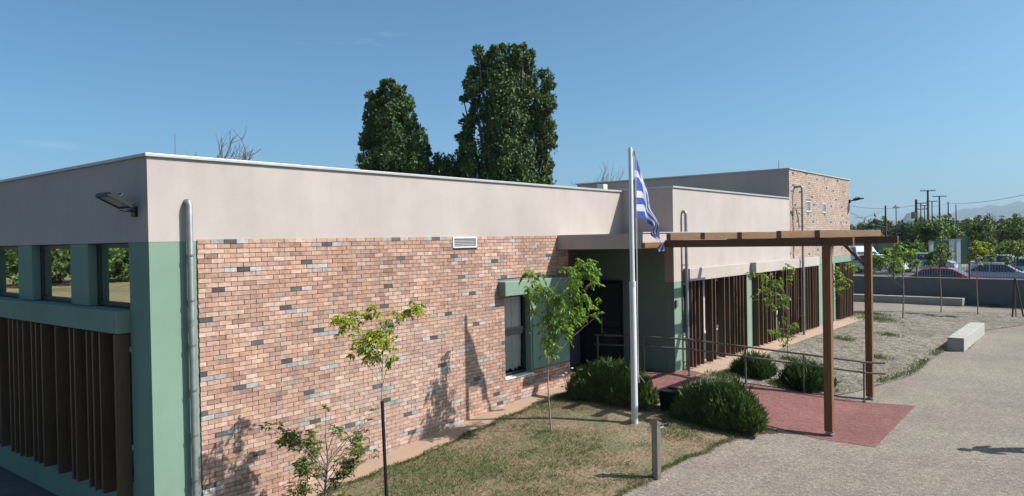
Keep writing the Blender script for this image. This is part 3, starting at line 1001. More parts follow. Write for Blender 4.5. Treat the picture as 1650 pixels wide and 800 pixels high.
W0 = Vector((45.13, 3.63, 0)); W1 = Vector((46.52, 11.67, 0)); wd = (W1 - W0).normalized(); wn_ = Vector((wd.y, -wd.x, 0))
bw = empty('boundary_wall', (45.6, 6, 0), 'long grey rendered boundary wall between the gravel yard and the parked cars', 'wall')
a = W0 - wd * 22; c = W1 + wd * 30
b = MB(); b.obox((a + c) / 2 + wn_ * .1 + Vector((0, 0, .52)), wd, wn_, (0, 0, 1), (c - a).length / 2, .10, .85); b.build('wall', M['darkwall'], bw)
b = MB(); b.obox((a + c) / 2 + wn_ * .1 + Vector((0, 0, 1.39)), wd, wn_, (0, 0, 1), (c - a).length / 2, .12, .018); b.build('coping', M['concrete'], bw)
rf = empty('railing_fence', (45.6, 6, 1.41), 'grey metal bar railing standing on top of the boundary wall', 'fence')
n = int((c - a).length / 2.6)
for k in range(n + 1):
    p = a + wd * (k * 2.6 + .8) + wn_ * .1
    q = MB(); q.obox(p + Vector((0, 0, 1.84)), wd, wn_, (0, 0, 1), .035, .035, .43); q.build('fence_post', M['fencegrey'], rf)
    if k < n:
        q = MB()
        e = p + wd * 2.6
        q.bar(p + Vector((0, 0, 1.50)), e + Vector((0, 0, 1.50)), .03, .03); q.bar(p + Vector((0, 0, 2.20)), e + Vector((0, 0, 2.20)), .03, .03)
        for j in range(1, 20):
            g_ = p + wd * (j * .13)
            q.obox(g_ + Vector((0, 0, 1.85)), wd, wn_, (0, 0, 1), .008, .008, .35)
        q.build('bar_panel', M['fencegrey'], rf)

# ------------------------------------------------------------------ vegetation
def tint_var(n, cols, spread=.25):
    cols = np.array(cols)
    w = rng.random(n)
    idx = rng.integers(0, len(cols), n)
    c = cols[idx] * (1 + (rng.random((n, 1)) - .5) * 2 * spread)
    return np.clip(c, .004, .9)

def sapling(name, base, clusters, label, cols, leaf=.09, dens=1., h=None, trunk_r=.018, bark='palebark', group='young trees around the building', stake=None, trunk_top=None, dj=.3, droop=.5, seed=1, lean=(0, 0), multi=False):
    r = random.Random(seed)
    base = Vector(base)
    o = empty(name, base, label, 'tree', group)
    pts = []
    for (du, dv, rad) in clusters:
        w = r.uniform(-1, 1) * dj
        pts.append((base + RIGHT * du + FWD * w + Vector((0, 0, dv)), rad))
    top = max(p.z for p, _ in pts) if trunk_top is None else base.z + trunk_top
    tb = MB()
    npts = 10
    tr = []
    for k in range(npts + 1):
        t = k / npts
        tr.append(base + Vector((0, 0, (top - base.z) * t - (.06 if k == 0 else 0))) + RIGHT * (lean[0] * t + .02 * math.sin(t * 7 + seed)) + FWD * (lean[1] * t + .02 * math.cos(t * 5 + seed)))
    tb.tube(tr, [trunk_r * (1 - .75 * k / npts) for k in range(npts + 1)], 8)
    for p, rad in pts:
        zz = max(base.z + (.15 if multi else .35) * (top - base.z), p.z - (.25 + .6 * math.hypot(p.x - base.x, p.y - base.y)))
        t = min(max((zz - base.z) / (top - base.z), .02), .98)
        s_ = tr[int(t * npts)].lerp(tr[min(int(t * npts) + 1, npts)], t * npts - int(t * npts))
        mid = s_.lerp(p, .5) + Vector((0, 0, .05))
        br = trunk_r * (.30 if multi else .42)
        tb.tube([s_, mid, p, p + (p - mid) * .25], [br, br * .7, br * .4, br * .2], 5, cap=False)
    tb.build('trunk', M[bark], o, smooth=True)
    C = []; D = []; N = []; L = []
    for p, rad in pts:
        n_ = max(6, int(dens * 260 * (rad / .2) ** 2))
        # sprays: twigs with leaflets along them
        ntw = max(3, n_ // 9)
        for t_ in range(ntw):
            dirv = Vector((r.gauss(0, 1), r.gauss(0, 1), r.gauss(0, .55))).normalized()
            st = p + Vector((r.gauss(0, .42), r.gauss(0, .42), r.gauss(0, .36))) * rad
            ln = rad * r.uniform(.5, 1.0)
            for q in range(9):
                f_ = (q + .5) / 9
                pos = st + dirv * ln * f_ - Vector((0, 0, droop * ln * f_ * f_))
                sgn = 1 if q % 2 else -1
                side = dirv.cross(Vector((0, 0, 1)))
                dd = dirv * .6 + side * sgn * .8 + Vector((r.gauss(0, .25), r.gauss(0, .25), -droop * .8 + r.gauss(0, .2)))
                C.append(pos); D.append(dd); N.append((r.gauss(0, .35), r.gauss(0, .35), 1)); L.append(leaf * r.uniform(.6, 1.2))
    C = np.array(C); D = np.array(D); N = np.array(N); L = np.array(L)
    V, F = leaves(C, D, N, L, L * .42)
    tint = np.repeat(tint_var(len(C), cols), 2, 0)
    np_mesh('crown', V, F, M['leaf'], tint, o)
    if stake:
        for (p, q, rr, mat) in stake:
            sb = MB(); sb.tube([p, q], rr, 8)
            k = empty('tree_stake', p, stake_label.get(name + str(seed), 'thin stake tied to the young tree'), 'stake') if False else None
            tag(sb.build('tree_stake', M[mat]), stake_labels.pop(0), 'stake')
    return o

stake_labels = ['tall black stake holding the yellow-green sapling by the brick wall', 'leaning dark stake by the rightmost young tree, its foot to the left', 'leaning dark stake by the rightmost young tree, its foot to the right', 'dark straight stake beside the young tree at the fence post']
LIME = [(.19, .235, .022), (.25, .28, .026), (.13, .18, .018), (.29, .29, .035)]
MIDG = [(.085, .16, .022), (.12, .20, .03), (.06, .12, .018), (.15, .22, .035)]
DULL = [(.075, .12, .025), (.10, .15, .035), (.06, .095, .02), (.13, .14, .05)]
T1 = [(-0.49, 2.76, 0.19), (-0.61, 2.79, 0.11), (-0.4, 2.85, 0.12), (-0.08, 2.96, 0.11), (-0.19, 2.85, 0.09), (0.21, 2.83, 0.12), (0.36, 2.9, 0.16), (0.48, 2.97, 0.07), (-0.1, 2.55, 0.23), (0.08, 2.56, 0.16), (-0.27, 2.48, 0.16), (-0.19, 2.33, 0.19), (-0.01, 2.37, 0.14), (0.17, 2.26, 0.09), (-0.4, 2.33, 0.09), (0.06, 2.72, 0.07)]
T2 = [(-0.37, 3.08, 0.14), (-0.18, 3.03, 0.16), (0.61, 3.18, 0.23), (0.81, 3.08, 0.16), (0.38, 3.14, 0.16), (0.72, 3.26, 0.12), (-0.14, 2.8, 0.23), (-0.31, 2.83, 0.12), (0.49, 2.85, 0.25), (0.84, 2.91, 0.12), (-0.29, 2.65, 0.18), (0.2, 2.62, 0.28), (0.72, 2.62, 0.18), (0.03, 2.34, 0.28), (0.43, 2.39, 0.25), (0.78, 2.39, 0.16), (0.91, 2.24, 0.12), (-0.31, 2.45, 0.12), (0.15, 2.11, 0.25), (-0.03, 1.93, 0.21), (0.32, 2.11, 0.16), (0.01, 1.7, 0.16), (0.55, 2.22, 0.14)]
SH = [(-0.78, 1.3, 0.06), (-0.67, 1.24, 0.07), (-0.51, 1.11, 0.16), (-0.58, 1.0, 0.11), (-0.42, 0.97, 0.13), (-0.13, 1.2, 0.08), (-0.12, 1.09, 0.09), (-0.24, 0.84, 0.13), (-0.2, 0.66, 0.16), (-0.29, 0.73, 0.11), (0.12, 1.06, 0.09), (0.19, 1.2, 0.05), (0.38, 0.91, 0.13), (0.47, 0.86, 0.11), (0.29, 0.7, 0.14), (0.56, 1.15, 0.08), (0.63, 1.29, 0.05), (0.67, 1.39, 0.04), (0.43, 0.7, 0.07), (0.07, 0.39, 0.13), (-0.38, 0.3, 0.16), (-0.51, 0.26, 0.11), (0.25, 0.53, 0.11), (0.65, 0.79, 0.05), (-0.11, 0.93, 0.07), (0.29, 0.3, 0.13), (-.05, 1.42, .03)]
S0 = [(-0.04, 2.71, 0.16), (-0.8, 2.47, 0.18), (-1.02, 2.54, 0.11), (-0.54, 2.33, 0.21), (-0.36, 2.24, 0.21), (0.03, 2.36, 0.14), (-0.57, 1.94, 0.25), (-0.27, 1.76, 0.25), (0.03, 1.72, 0.16), (0.1, 1.05, 0.18), (-0.15, 1.18, 0.14), (-0.36, 0.82, 0.18), (-0.15, 0.56, 0.18), (-0.54, 0.88, 0.12), (-0.04, 0.73, 0.14)]
S1 = [(-1.35, 2.46, 0.26), (-0.95, 2.54, 0.32), (-0.42, 2.65, 0.37), (0.16, 2.81, 0.37), (0.58, 2.46, 0.21), (-0.03, 3.18, 0.21), (-0.82, 3.07, 0.24), (-0.29, 2.28, 0.24), (0.5, 2.91, 0.21)]
S2 = [(-0.48, 2.83, 0.36), (-0.03, 3.12, 0.3), (0.35, 2.83, 0.27), (-0.63, 2.47, 0.27), (0.12, 2.53, 0.27)]
S3 = [(-0.0, 3.1, 0.32), (0.37, 3.31, 0.26), (0.2, 2.76, 0.26), (-0.15, 2.76, 0.23), (0.49, 2.96, 0.23)]
S4 = [(-0.68, 3.05, 0.3), (-0.24, 3.27, 0.3), (0.1, 2.88, 0.28), (-0.18, 2.6, 0.25), (0.24, 3.19, 0.22)]
S5 = [(.25, 2.2, .17), (.5, 1.95, .17), (.22, 1.6, .17), (.62, 2.3, .13), (.4, 2.45, .15), (.1, 1.9, .17), (.6, 1.75, .11)]
sapling('young_tree', (6.95, 8.0, 0), T1, 'yellow-green young tree tied to a black stake in front of the brick wall', LIME, .085, .72, trunk_r=.012, seed=1, trunk_top=2.75, stake=[((6.97, 7.98, -.1), (6.93, 8.0, 1.62), .024, 'black')])
sapling('young_tree', (11.07, 8.1, .14), T2, 'bright green young tree with drooping leaves by the window', [(.10, .19, .022), (.15, .25, .03), (.07, .14, .018), (.20, .28, .04)], .088, .54, trunk_r=.017, seed=2, trunk_top=2.6, droop=.7, lean=(-.03, 0))
sapling('shrub_tree', (6.55, 8.8, .0), SH, 'sparse open shrub with thin bare twigs in front of the brick wall', [(.10, .165, .028), (.14, .22, .035), (.15, .12, .05), (.08, .13, .022)], .06, 2.2, trunk_r=.021, seed=3, trunk_top=1.1, bark='greybark', multi=True, dj=.35, droop=.1, group='shrubs and bushes by the entrance')
sapling('young_tree', (21.3, 7.15, .28), S0, 'thin young tree in the gravel behind the steel handrail', [(.12, .19, .03), (.17, .24, .035), (.09, .15, .025)], .092, .42, trunk_r=.014, seed=4, trunk_top=2.55)
sapling('young_tree', (34.9, 6.85, .12), S1, 'young tree with wide low crown in the gravel right of the pergola', MIDG + LIME[:1], .15, .42, trunk_r=.035, seed=5, trunk_top=2.9)
sapling('young_tree', (26.0, 7.25, .40), S5, 'lime-leaved young tree close to the far wooden slats behind the pergola post', LIME[:3] + MIDG[:2], .11, .42, trunk_r=.014, seed=6, trunk_top=2.2)
sapling('young_tree', (40.3, 6.3, .02), S2, 'young tree beside a dark stake in front of the long low bench', DULL, .15, .34, trunk_r=.03, seed=7, trunk_top=2.9, stake=[((40.5, 6.05, -.1), (40.5, 6.05, 2.0), .03, 'pole_wood')] if False else None)
sapling('young_tree', (40.2, 4.8, 0), S3, 'yellowish young tree with a bent thin trunk behind the near concrete bench', LIME + DULL[:1], .15, .34, trunk_r=.028, seed=8, trunk_top=2.9, lean=(-.02, 0))
stake_labels = stake_labels[:0] + ['leaning dark stake at the rightmost young tree with its foot on the left', 'leaning dark stake at the rightmost young tree with its foot on the right']
sapling('young_tree', (39.8, 3.3, 0), S4, 'rightmost young tree held between two crossed dark stakes', DULL, .15, .30, trunk_r=.028, seed=9, trunk_top=2.9, stake=[((39.7, 3.42, -.1), (39.85, 3.32, 1.75), .035, 'pole_wood'), ((39.95, 3.0, -.1), (39.78, 3.30, 1.75), .035, 'pole_wood')])

# hedge-like bushes: upright narrow leaves
def bush(name, c, rx, ry, h, n, label, ang=0, cols=None, ll=.16, seed=1):
    r = np.random.default_rng(seed)
    z0 = G(c[0], c[1])
    o = empty(name, (c[0], c[1], z0), label, 'bush', 'shrubs and bushes by the entrance')
    st = MB()
    rr = random.Random(seed)
    for k in range(26):
        a = rr.uniform(0, 6.28); q = math.sqrt(rr.random())
        p0 = Vector((c[0] + .3 * rx * q * math.cos(a), c[1] + .3 * ry * q * math.sin(a), z0 - .03)); p1 = Vector((c[0] + .8 * rx * q * math.cos(a), c[1] + .8 * ry * q * math.sin(a), z0 + h * .75))
        st.tube([p0, p0.lerp(p1, .5) + Vector((0, 0, .05)), p1], [.012, .009, .004], 5, cap=False)
    st.build('stems', M['bark'], o)
    nt_ = n // 12
    a = r.uniform(0, 2 * np.pi, nt_); q = np.sqrt(r.random(nt_))
    lump = 1 + .13 * np.sin(a * 3 + seed) + .09 * np.sin(a * 7 + 2 * seed)
    bx = q * np.cos(a) * rx * lump; by = q * np.sin(a) * ry * lump
    hh = h * np.sqrt(np.clip(1 - q ** 2.6, .03, 1)) * r.uniform(.68, 1.12, nt_)
    outv = np.stack([np.cos(a) * q * .55, np.sin(a) * q * .55, np.ones(nt_)], 1) + r.normal(0, .22, (nt_, 3)) * [1, 1, .3]
    outv = unit(outv)
    slen = r.uniform(.22, .42, nt_)
    tops = np.stack([c[0] + bx, c[1] + by, z0 + hh], 1)
    # fill: sprigs at several depths
    dep = r.random(nt_) ** 1.8
    tops[:, 2] = z0 + .08 + (hh - .08) * (1 - .75 * dep * (q < .95))
    C = []; D = []; L = []
    for k in range(12):
        f = (k + .5) / 12
        pos = tops - outv * (slen * (1 - f))[:, None]
        ph = r.uniform(0, 6.28, nt_)
        side = np.stack([np.cos(ph), np.sin(ph), np.zeros(nt_)], 1)
        C.append(pos); D.append(outv * 1.0 + side * .5); L.append(ll * r.uniform(.6, 1.3, nt_))
    C = np.concatenate(C); D = np.concatenate(D); L = np.concatenate(L)
    C[:, 2] = np.maximum(C[:, 2], z0 + .02)
    N = rand_dirs(len(C))
    V, F = leaves(C, D, N, L, L * .105, .1)
    V[:, 2] = np.maximum(V[:, 2], z0 + .01)
    if ang:
        ca, sa = math.cos(ang), math.sin(ang)
        d = V[:, :2] - np.array(c[:2]); V[:, 0] = c[0] + d[:, 0] * ca - d[:, 1] * sa; V[:, 1] = c[1] + d[:, 0] * sa + d[:, 1] * ca
    tint = np.repeat(tint_var(len(C), cols or [(.055, .105, .028), (.075, .135, .035), (.042, .082, .022), (.125, .165, .05), (.09, .14, .04)], .35), 2, 0)
    np_mesh('foliage', V, F, M['leafdense'], tint, o)
    return o
bush('bush', (13.62, 8.30), .60, .98, .75, 30000, 'large dark green bush behind the flagpole', seed=1)
bush('bush', (13.82, 5.98), .58, .92, .78, 28000, 'large dark green bush at the lawn corner nearest the pergola post', seed=2)
bush('bush', (18.45, 7.05), .45, .55, .55, 7000, 'small green bush behind the handrail, nearer the building', seed=3, cols=[(.045, .095, .025), (.065, .12, .03), (.035, .075, .02)])
bush('bush', (18.32, 5.75), .55, .6, .62, 8000, 'small green bush behind the handrail, beside the pergola post', seed=4, cols=[(.045, .095, .025), (.065, .12, .03), (.035, .075, .02)])
# white flowering sprigs by the first bush
fl = empty('white_rose', (13.2, 9.35, .42), 'small white flowering rose at the left end of the large bush', 'flower')
b = MB()
rr = random.Random(4)
stb = MB()
for k in range(10):
    p = Vector((13.30 + rr.uniform(-.35, .30), 9.15 + rr.uniform(-.35, .25), .78 + rr.uniform(-.15, .30)))
    stb.tube([(13.3 + rr.uniform(-.1, .1), 9.2 + rr.uniform(-.1, .1), .40), p.lerp(Vector((13.3, 9.2, .7)), .4), p], [.005, .004, .003], 5)
    for q in range(5):
        aa = q * 1.257
        b.sphere((p.x + .018 * math.cos(aa), p.y + .018 * math.sin(aa), p.z), .017, 8, .8)
b.build('flowers', M['white_sill'], fl, smooth=True); stb.build('stems', M['bark'], fl)

# grass blades on the lawn
def point_in(poly, x, y):
    ins = np.zeros(len(x), bool)
    n = len(poly)
    j = n - 1
    for i in range(n):
        xi, yi = poly[i]; xj, yj = poly[j]
        cnd = ((yi > y) != (yj > y)) & (x < (xj - xi) * (y - yi) / (yj - yi + 1e-12) + xi)
        ins ^= cnd
        j = i
    return ins
nb = 90000
gx = rng.uniform(4.7, 14.38, nb); gy = rng.uniform(5.0, 9.42, nb)
k = point_in(lawn_poly, gx, gy)
gx, gy = gx[k], gy[k]
def vnoise(x, y, s, seed):
    r = np.random.default_rng(seed); tab = r.random((64, 64))
    X = x * s; Y = y * s; xi = np.floor(X).astype(int); yi = np.floor(Y).astype(int); fx = X - xi; fy = Y - yi
    fx = fx * fx * (3 - 2 * fx); fy = fy * fy * (3 - 2 * fy)
    t = lambda a, b: tab[a % 64, b % 64]
    return (t(xi, yi) * (1 - fx) + t(xi + 1, yi) * fx) * (1 - fy) + (t(xi, yi + 1) * (1 - fx) + t(xi + 1, yi + 1) * fx) * fy
gn = .5 * vnoise(gx, gy, 1.1, 1) + .3 * vnoise(gx, gy, 3.1, 2) + .2 * vnoise(gx, gy, 8, 3)
edge = np.maximum(0, 1 - np.abs(gy - 9.36) / .25)
keep = rng.random(len(gx)) < np.clip((gn - .28) * 2.4 + edge * .8, .1, 1)
gx, gy, gn, edge = gx[keep], gy[keep], gn[keep], edge[keep]
ex = rng.uniform(5.5, 14.1, 5200); ey = np.interp(ex, [4.66, 8, 11, 13.0, 13.8, 14.15, 14.4], [5.55, 5.62, 5.60, 5.42, 5.22, 4.95, 4.6]) + rng.normal(0, .035, 5200) + .02 + .05 * np.sin(ex * 5.1) * np.sin(ex * 1.7)
fx_ = rng.uniform(4.7, 14.3, 4200); fy_ = np.interp(fx_, [4.66, 7.6, 8.9, 11.9, 14.38], [9.42, 9.42, 9.28, 9.36, 9.40]) + rng.normal(0, .03, 4200) + .04 * np.sin(fx_ * 6.3)
gx = np.concatenate([gx, ex, fx_]); gy = np.concatenate([gy, ey, fy_])
gn = np.concatenate([gn, .38 + .3 * vnoise(ex, ey, 2.0, 9), .40 + .4 * vnoise(fx_, fy_, 1.6, 8)])
edge = np.concatenate([edge, np.zeros(5200), np.full(4200, .4)])
gz = np.array([G(x, y) for x, y in zip(gx, gy)]) + .014
green = (gn + edge * .25 + rng.normal(0, .07, len(gx))) > .555
D = np.stack([rng.normal(0, .7, len(gx)), rng.normal(0, .7, len(gx)), np.where(green, .9, .35)], 1)
Lg = np.where(green, rng.uniform(.025, .075, len(gx)), rng.uniform(.03, .08, len(gx)))
V, F = leaves(np.stack([gx, gy, gz], 1), D, rand_dirs(len(gx)), Lg, np.full(len(gx), .007), 0)
V[:, 2] = np.maximum(V[:, 2], np.repeat(gz, 4))
ct = np.where(green[:, None], tint_var(len(gx), [(.075, .115, .028), (.11, .15, .04), (.06, .09, .022)]), tint_var(len(gx), [(.22, .165, .095), (.16, .115, .065), (.29, .23, .145), (.11, .075, .044)]))
tag(np_mesh('grass', V, F, M['blade'], np.repeat(ct, 2, 0)), 'short dry grass with green tufts covering the lawn', 'grass', kind='stuff')

# weeds round the gravel bed
gpts = [(18.3, 5.1), (19.0, 4.80), (20.1, 4.60), (22.6, 4.16), (25.4, 4.22), (27.5, 4.17)]
wx = []; wy = []
for (a_, b_), (c_, d_) in zip(gpts, gpts[1:]):
    m_ = int(math.hypot(c_ - a_, d_ - b_) * 95)
    t_ = rng.random(m_); keep_ = vnoise(a_ + (c_ - a_) * t_, b_ + (d_ - b_) * t_, .9, 21) > .45
    t_ = t_[keep_]
    wx.append(a_ + (c_ - a_) * t_ + rng.normal(0, .08, len(t_))); wy.append(b_ + (d_ - b_) * t_ + np.abs(rng.normal(0, .14, len(t_))))
for (cx_, cy_, rr2, m_) in ((17.6, 7.5, .35, 500), (18.0, 6.2, .3, 450), (19.0, 6.0, .35, 400), (33.0, 7.5, .9, 900), (35.2, 8.3, .8, 800), (21.3, 7.1, .3, 250), (45.0, 4.6, .5, 500), (24.0, 5.4, .3, 200), (29, 6.2, .4, 260), (26.5, 7.0, .4, 260)):
    wx.append(rng.normal(cx_, rr2 * .5, m_)); wy.append(rng.normal(cy_, rr2 * .5, m_))
wx = np.concatenate(wx); wy = np.concatenate(wy)
wz = np.array([G(x, y) for x, y in zip(wx, wy)]) + .02
Dw = np.stack([rng.normal(0, .6, len(wx)), rng.normal(0, .6, len(wx)), np.full(len(wx), 1.0)], 1)
Lw = rng.uniform(.05, .15, len(wx))
V, F = leaves(np.stack([wx, wy, wz], 1), Dw, rand_dirs(len(wx)), Lw, np.full(len(wx), .016), 0)
tag(np_mesh('weeds', V, F, M['blade'], np.repeat(tint_var(len(wx), [(.075, .115, .028), (.11, .15, .04), (.06, .09, .022)]), 2, 0)), 'scattered green weeds along the edge of the gravel', 'weeds', kind='stuff')

# large trees
def blob_tree(name, base, lobes, nleaf, leaf, cols, label, trunk_h, trunk_r, cat='tree', group=None, upright=.6, mat='leafdense', seed=1, holes=.0, parts=True):
    """lobes: (dx,dy,z,rx,ry,rz) relative to base; leaves live in clumps through each lobe's outer volume"""
    r = np.random.default_rng(seed)
    o = empty(name, base, label, cat, group)
    base = np.array(base, float)
    tb = MB()
    tb.tube([base - [0, 0, .2], base + [0, 0, trunk_h * .5], base + [.05, 0, trunk_h]], [trunk_r, trunk_r * .8, trunk_r * .35], 8)
    vol = np.array([l[3] * l[4] * l[5] for l in lobes]) ** (2 / 3); vol /= vol.sum()
    C = []; D = []; Tn = []; NN = []
    for li, l in enumerate(lobes):
        c = base + np.array(l[:3])
        tb.tube([base + [0, 0, min(trunk_h * .55, l[2])], base * .5 + c * .5 + [0, 0, .05], c], [trunk_r * .4, trunk_r * .25, trunk_r * .08], 5, cap=False)
        per_c = 60
        nc = max(8, int(nleaf * vol[li] / per_c))
        d = unit(r.normal(size=(nc, 3)))
        q = r.uniform(.2, 1., nc) ** .33
        cc = c + d * q[:, None] * np.array(l[3:6])
        ext = (l[3] * l[4] * l[5]) ** (1 / 3)
        for t in range(nc):
            sz = min(leaf * 3.0, ext * .34) * r.uniform(.7, 1.4)
            dv = unit(r.normal(size=(per_c, 3)) + [0, 0, .25])
            p = cc[t] + dv * sz * np.array([.8, .8, .85 + upright * .6]) * (r.random((per_c, 1)) ** .45)
            C.append(p)
            D.append(r.normal(size=(per_c, 3)) * .6 + dv * .6 + np.array([0, 0, upright]))
            NN.append(dv * .9 + d[t] * .7 + r.normal(size=(per_c, 3)) * .35)
            Tn.append(np.full(per_c, r.uniform(.75, 1.25)))
    tb.build('trunk', M['bark'], o, smooth=True)
    C = np.concatenate(C); D = np.concatenate(D); Tn = np.concatenate(Tn)
    L = leaf * r.uniform(.7, 1.4, len(C))
    V, F = leaves(C, D, unit(np.concatenate(NN)), L, L * .66, .12)
    V[:, 2] = np.maximum(V[:, 2], base[2] + .05)
    ct = tint_var(len(C), cols, .18) * Tn[:, None]
    np_mesh('crown', V, F, M[mat], np.repeat(ct, 2, 0), o)
    return o
POP = [(.040, .078, .018), (.055, .102, .025), (.030, .058, .016), (.078, .125, .032)]
def rel(c, du, dw=0):   # offset sideways / in depth
    return RIGHT * du + FWD * dw
def lobe(du, dw, z, ru, rw, rz):
    v = rel(None, du, dw)
    return (v.x, v.y, z, ru, rw, rz)
PA = [(-1.41, 8.3, .5), (-1.41, 9.7, .5), (-1.34, 10.8, .45), (-1.2, 11.65, .4), (-.77, 12.0, .4), (-.21, 12.35, .36), (.32, 12.2, .36), (.63, 11.75, .4), (.77, 10.95, .4), (.92, 10.1, .45), (1.48, 9.65, .38), (1.55, 8.85, .42), (1.48, 7.95, .45), (-.5, 12.75, .14), (-.15, 12.9, .13), (-1.72, 9.2, .2), (1.85, 9.0, .2), (-1.65, 7.8, .3), (1.1, 10.5, .22)]
PB = [(-2.29, 9.05, .6), (-2.22, 10.45, .5), (-1.76, 11.2, .55), (-1.87, 12.6, .55), (-1.73, 13.4, .5), (-1.55, 14.25, .33), (-1.58, 14.75, .15), (-1.06, 13.95, .45), (-.53, 14.15, .45), (.25, 14.2, .45), (.81, 14.1, .4), (1.23, 14.0, .4), (1.23, 13.05, .5), (2.15, 12.8, .38), (2.36, 12.2, .38), (2.29, 11.3, .4), (2.01, 10.25, .55), (2.46, 10.4, .28), (2.15, 9.2, .5), (2.01, 7.95, .5), (-2.29, 7.8, .6), (1.87, 6.9, .6), (-2.1, 6.5, .7), (-.2, 14.7, .16), (.5, 14.75, .15), (1.0, 14.6, .14), (-2.45, 11.9, .2), (-2.7, 9.8, .2), (2.6, 9.6, .2), (2.55, 12.7, .2)]
out_ = lambda pts: [lobe(du, ((i_ * 7) % 5 - 2) * .3, z_, r_, r_ * 1.2, r_ * 1.35) for i_, (du, z_, r_) in enumerate(pts)]
blob_tree('poplar_tree', (28.6, 31.5, 0), out_(PA) + [lobe(-.2, 0, 8.6, 1.15, 1.2, 1.5), lobe(-.3, 0, 10.1, .95, 1.1, 1.4), lobe(-.15, 0, 11.2, .7, .8, .9), lobe(.7, 0, 8.2, .8, 1.0, 1.2), lobe(0, 0, 6.2, 1.5, 1.4, 1.8), lobe(0, 0, 4.2, 1.3, 1.2, 1.6)], 52000, .145, POP, 'smaller dense dark green poplar rising behind the roof, left of the tall one', 11, .3, seed=11, group='tall trees behind the roof')
blob_tree('poplar_tree', (32.7, 26.6, 0), out_(PB) + [lobe(0, 0, 8.0, 1.8, 1.8, 1.8), lobe(0, 0, 10.2, 1.6, 1.6, 1.8), lobe(-.3, 0, 12.1, 1.2, 1.3, 1.6), lobe(.1, 0, 13.2, .9, .9, .9), lobe(1.1, 0, 11.4, .85, 1.0, 1.4), lobe(0, 0, 6.0, 2.0, 1.9, 1.9), lobe(0, 0, 4.0, 1.6, 1.5, 1.7)], 92000, .145, POP, 'tallest dense dark green poplar rising behind the roof', 13, .4, seed=12, group='tall trees behind the roof')
blob_tree('poplar_tree', (30.9, 29.4, 0), [lobe(-.55, 0, 7.6, .6, .6, 1.5), lobe(.15, 0, 7.3, .7, .7, 1.2), lobe(-.7, 0, 6.4, .75, .7, 1.4), lobe(.3, 0, 6.2, .9, .8, 1.5), lobe(0, 0, 4, 1, 1, 2)], 16000, .145, POP, 'low leafy poplar growth between the two tall trees behind the roof', 7.5, .2, seed=13, group='tall trees behind the roof')

def bare_tree(base, h, spread, label, seed, n=4, mat='greybark', thick=.035):
    r = random.Random(seed)
    o = empty('bare_tree', base, label, 'tree', 'bare trees showing over the roof')
    tb = MB(); tw = MB()
    B = Vector(base)
    tb.tube([B - Vector((0, 0, .2)), B + Vector((.05, 0, h * .35)), B + Vector((0, .05, h * .6))], [thick * 3, thick * 2.3, thick * 1.6], 7)
    def grow(p, d, L, rad, lev):
        q = p + d * L * .5 + Vector((r.gauss(0, .05), r.gauss(0, .05), .05)) * L
        e = p + d * L + Vector((0, 0, L * .12))
        tw.tube([p, q, e], [rad, rad * .8, rad * .6], 5, cap=False)
        if lev > 0:
            for _ in range(r.choice([2, 3])):
                nd = (d + Vector((r.gauss(0, .45), r.gauss(0, .45), r.gauss(.1, .3)))).normalized()
                grow(p.lerp(e, r.uniform(.55, 1)), nd, L * r.uniform(.5, .75), rad * .6, lev - 1)
    for k in range(n):
        a = r.uniform(0, 6.28)
        du = (k / (n - 1) - .5) * 2 * spread
        d = (RIGHT * du + FWD * r.uniform(-.3, .3) + Vector((0, 0, 1))).normalized()
        grow(B + Vector((0, 0, h * (.5 + .1 * r.random()))), d, h * .24, thick, 3)
    tb.build('trunk', M[mat], o, smooth=True); tw.build('branches', M[mat], o, smooth=True)
bare_tree((17.1, 29.8, 0), 8.35, .24, 'leafless tree whose twigs show over the roof near the left corner', 3, 5, thick=.055)
bare_tree((34.1, 21.5, 0), 7.6, .3, 'leafless tree whose twigs show over the roof beside the flagpole', 5, 3, thick=.03)

# trees and bushes beyond the car park
FAR = [
 # x, y, height, radius, palette, label
]
DK = [(.028, .052, .02), (.038, .068, .025), (.022, .042, .017)]
GR = [(.062, .108, .024), (.09, .145, .03), (.042, .078, .018), (.12, .165, .045)]
OL = [(.085, .095, .045), (.11, .12, .06), (.065, .08, .035)]
def place(u, Z):
    """lateral tangent u (to the right of the view axis) at depth Z"""
    return RIGHT * (u * Z) + FWD * Z
far_trees = [
 (.468, 150, 7.0, 4.6, DK, 'dark round tree far off, just right of the brick block'),
 (.490, 165, 8.6, 4.8, DK, 'tallest of the dark far trees, behind the bare wooden pole'),
 (.512, 160, 7.0, 5.0, DK, 'dark far tree behind the yellowish street lamp'),
 (.535, 150, 7.0, 5.0, DK, 'dark far tree left of the large power pole'),
 (.553, 160, 6.8, 4.6, DK, 'dark far tree at the foot of the large power pole'),
 (.458, 120, 4.9, 3.6, OL, 'grey-green olive-like tree right of the brick block, in front of dark trees'),
 (.478, 118, 4.8, 3.6, OL, 'grey-green olive-like tree behind the pergola beam end'),
 (.558, 92, 6.0, 3.4, GR, 'bright green bushy tree just right of the dry grass patch'),
 (.585, 96, 6.6, 4.0, GR, 'bushy green tree beyond the cars, second from the dry grass patch'),
 (.612, 98, 6.6, 4.0, DK + GR, 'darker bushy tree beyond the white pillar'),
 (.640, 102, 6.3, 4.2, GR + OL, 'olive-green bushy tree beyond the cars, left of the grey-green far tree'),
 (.667, 104, 6.2, 4.2, GR + OL, 'broad green tree beyond the cars, near the right edge of the photo'),
 (.692, 100, 7.0, 4.4, GR, 'tall bright green tree at the right edge beyond the cars'),
 (.722, 100, 7.2, 4.6, GR, 'outermost green tree beyond the cars on the right'),
 (.640, 190, 10.2, 5.0, DK, 'grey-green rounded tree rising above the hedge trees on the right'),
 (.612, 190, 7.4, 5.0, DK, 'low dark tree behind the hedge trees below the last power poles'),
]
